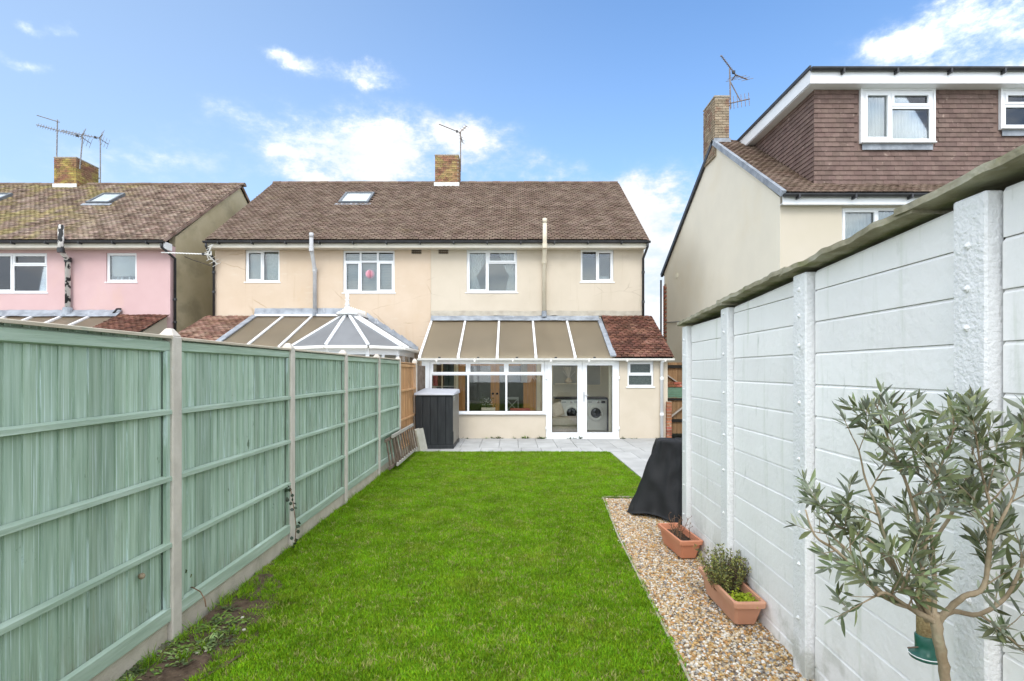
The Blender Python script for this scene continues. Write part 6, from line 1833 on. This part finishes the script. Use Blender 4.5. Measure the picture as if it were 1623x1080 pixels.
def scatter(name, base_mesh, coll, density_fn, smin, smax, tilt, matl_base=None, zoff=0.0, full_rot=False, seed=1):
    ng = bpy.data.node_groups.new(name, 'GeometryNodeTree')
    ng.interface.new_socket('Geometry', in_out='INPUT', socket_type='NodeSocketGeometry')
    ng.interface.new_socket('Geometry', in_out='OUTPUT', socket_type='NodeSocketGeometry')
    gi = ng.nodes.new('NodeGroupInput'); go = ng.nodes.new('NodeGroupOutput')
    dp = ng.nodes.new('GeometryNodeDistributePointsOnFaces'); dp.distribute_method = 'RANDOM'
    dp.inputs['Seed'].default_value = seed
    ci = ng.nodes.new('GeometryNodeCollectionInfo'); ci.inputs['Collection'].default_value = coll
    ci.inputs['Separate Children'].default_value = True; ci.inputs['Reset Children'].default_value = True
    ip = ng.nodes.new('GeometryNodeInstanceOnPoints'); ip.inputs['Pick Instance'].default_value = True
    rv_ = ng.nodes.new('FunctionNodeRandomValue'); rv_.data_type = 'FLOAT_VECTOR'
    t = 3.1416 if full_rot else tilt
    rv_.inputs[0].default_value = (-t, -t, 0); rv_.inputs[1].default_value = (t, t, 6.283)
    rs_ = ng.nodes.new('FunctionNodeRandomValue'); rs_.data_type = 'FLOAT'
    rs_.inputs[2].default_value = smin; rs_.inputs[3].default_value = smax; rs_.inputs['Seed'].default_value = 3
    pos = ng.nodes.new('GeometryNodeInputPosition'); sp = ng.nodes.new('ShaderNodeSeparateXYZ')
    L = ng.links.new
    L(pos.outputs[0], sp.inputs[0])
    L(gi.outputs[0], dp.inputs['Mesh'])
    L(density_fn(ng, sp), dp.inputs['Density'])
    L(dp.outputs['Points'], ip.inputs['Points']); L(ci.outputs[0], ip.inputs['Instance'])
    L(rv_.outputs[0], ip.inputs['Rotation']); L(rs_.outputs[1], ip.inputs['Scale'])
    if zoff:
        tr = ng.nodes.new('GeometryNodeSetPosition'); tr.inputs['Offset'].default_value = (0, 0, zoff)
        L(ip.outputs[0], tr.inputs[0]); L(tr.outputs[0], go.inputs[0])
    else:
        L(ip.outputs[0], go.inputs[0])
    ob = bpy.data.objects.new(name, base_mesh)
    COL.objects.link(ob)
    md = ob.modifiers.new('scatter', 'NODES'); md.node_group = ng
    ob['kind'] = 'stuff'
    return ob
def gm(ng, op, a, b=None):
    n = ng.nodes.new('ShaderNodeMath'); n.operation = op
    for s, v in ((n.inputs[0], a), (n.inputs[1], b)):
        if v is None: continue
        if isinstance(v, bpy.types.NodeSocket): ng.links.new(v, s)
        else: s.default_value = v
    return n.outputs[0]
def dens_by_depth(k, d0, pw, lo=0):
    def f(ng, sp):
        y = gm(ng, 'MAXIMUM', sp.outputs[1], d0)
        return gm(ng, 'MULTIPLY', gm(ng, 'POWER', gm(ng, 'DIVIDE', d0, y), pw), k)
    return f
def bare(x, y):
    return x < -2.2 + .36 * max(0, 1 - abs((y - 3.45) / 1.15) ** 3) + .22 * mnoise.noise(Vector((x * 2.5, y * 2.5, 5))) and 2.3 < y < 4.7
gb = MB()
lm = lawn.data
for p in lm.polygons:
    c = p.center + lawn.location
    if not bare(c.x, c.y):
        gb.add([lm.vertices[i].co.copy() for i in p.vertices], [tuple(range(len(p.vertices)))])
gbm = gb.mesh('grass_area', merge=True)
gobj = scatter('grass', gbm, hidden_collection('grass_tufts', clumps), dens_by_depth(2300, 3.6, .7), .7, 1.5, .3)
gobj.location = lawn.location
# longer grass along the fence foot and round the bare soil
fr_mesh = MB().grid(3, 120, lambda u, v: (-2.235 + (.07 + .16 * max(0, mnoise.noise(Vector((v * 14, 0, 3))))) * u, 2.0 + 9.2 * v, -.01))
e = fr_mesh.mesh('grass_fringe')
fo = scatter('grass_fringe', e, hidden_collection('tall_tufts', tall + clumps[:3]), dens_by_depth(480, 12, 1), .5, 1.15, .35, seed=4)
e2 = MB().grid(3, 60, lambda u, v: (-2.2 + (.08 + .46 * u), 2.5 + 2.3 * v, 0.0)).mesh('soil_grass')
fo2 = scatter('soil_grass', e2, hidden_collection('soil_tufts', [tall[0], clumps[0], clumps[6]]), lambda ng, sp: gm(ng, 'MULTIPLY', gm(ng, 'GREATER_THAN', gm(ng, 'SINE', gm(ng, 'MULTIPLY', sp.outputs[1], 7.5)), -.1), 330.0), .3, .85, .4, seed=9)
e3 = MB().grid(60, 3, lambda u, v: (-2.2 + 4.3 * u, 11.80 + .11 * v, -.01)).mesh('grass_end_fringe')
fo3 = scatter('grass_end_fringe', e3, hidden_collection('end_tufts', clumps[:5]), lambda ng, sp: gm(ng, 'ADD', gm(ng, 'MULTIPLY', sp.outputs[1], 0.0), 900.0), .9, 1.7, .35, seed=12)
# gravel
def pebble(k):
    bm = bmesh.new(); bmesh.ops.create_icosphere(bm, subdivisions=2, radius=1)
    s = Vector((U(.75, 1.2), U(.6, 1.0), U(.4, .7)))
    for v in bm.verts:
        n = mnoise.noise(v.co * 1.1 + Vector((k * 7.3, 0, 0)))
        v.co = Vector((v.co.x * s.x, v.co.y * s.y, v.co.z * s.z)) * (1 + .38 * n)
    me = bpy.data.meshes.new('pebble'); bm.to_mesh(me); bm.free()
    me.polygons.foreach_set('use_smooth', [True] * len(me.polygons))
    me.materials.append(M['pebble'])
    return bpy.data.objects.new('pebble', me)
pc = hidden_collection('pebbles', [pebble(k) for k in range(9)])
go1 = scatter('gravel', gravel_bed.data, pc, dens_by_depth(5200, 3.2, .35), .0055, .0150, .5, zoff=.006, seed=2)
go1.location = gravel_bed.location
gl2 = MB().grid(4, 40, lambda u, v: (gravel_x(1.5 + 6.1 * v) - .015 + .05 * u, 1.5 + 6.1 * v, -.005)).mesh('stray_gravel')
go2 = scatter('stray_gravel', gl2, pc, lambda ng, sp: gm(ng, 'ADD', gm(ng, 'MULTIPLY', sp.outputs[1], 0.0), 260.0), .006, .012, .5, zoff=.0, seed=7)
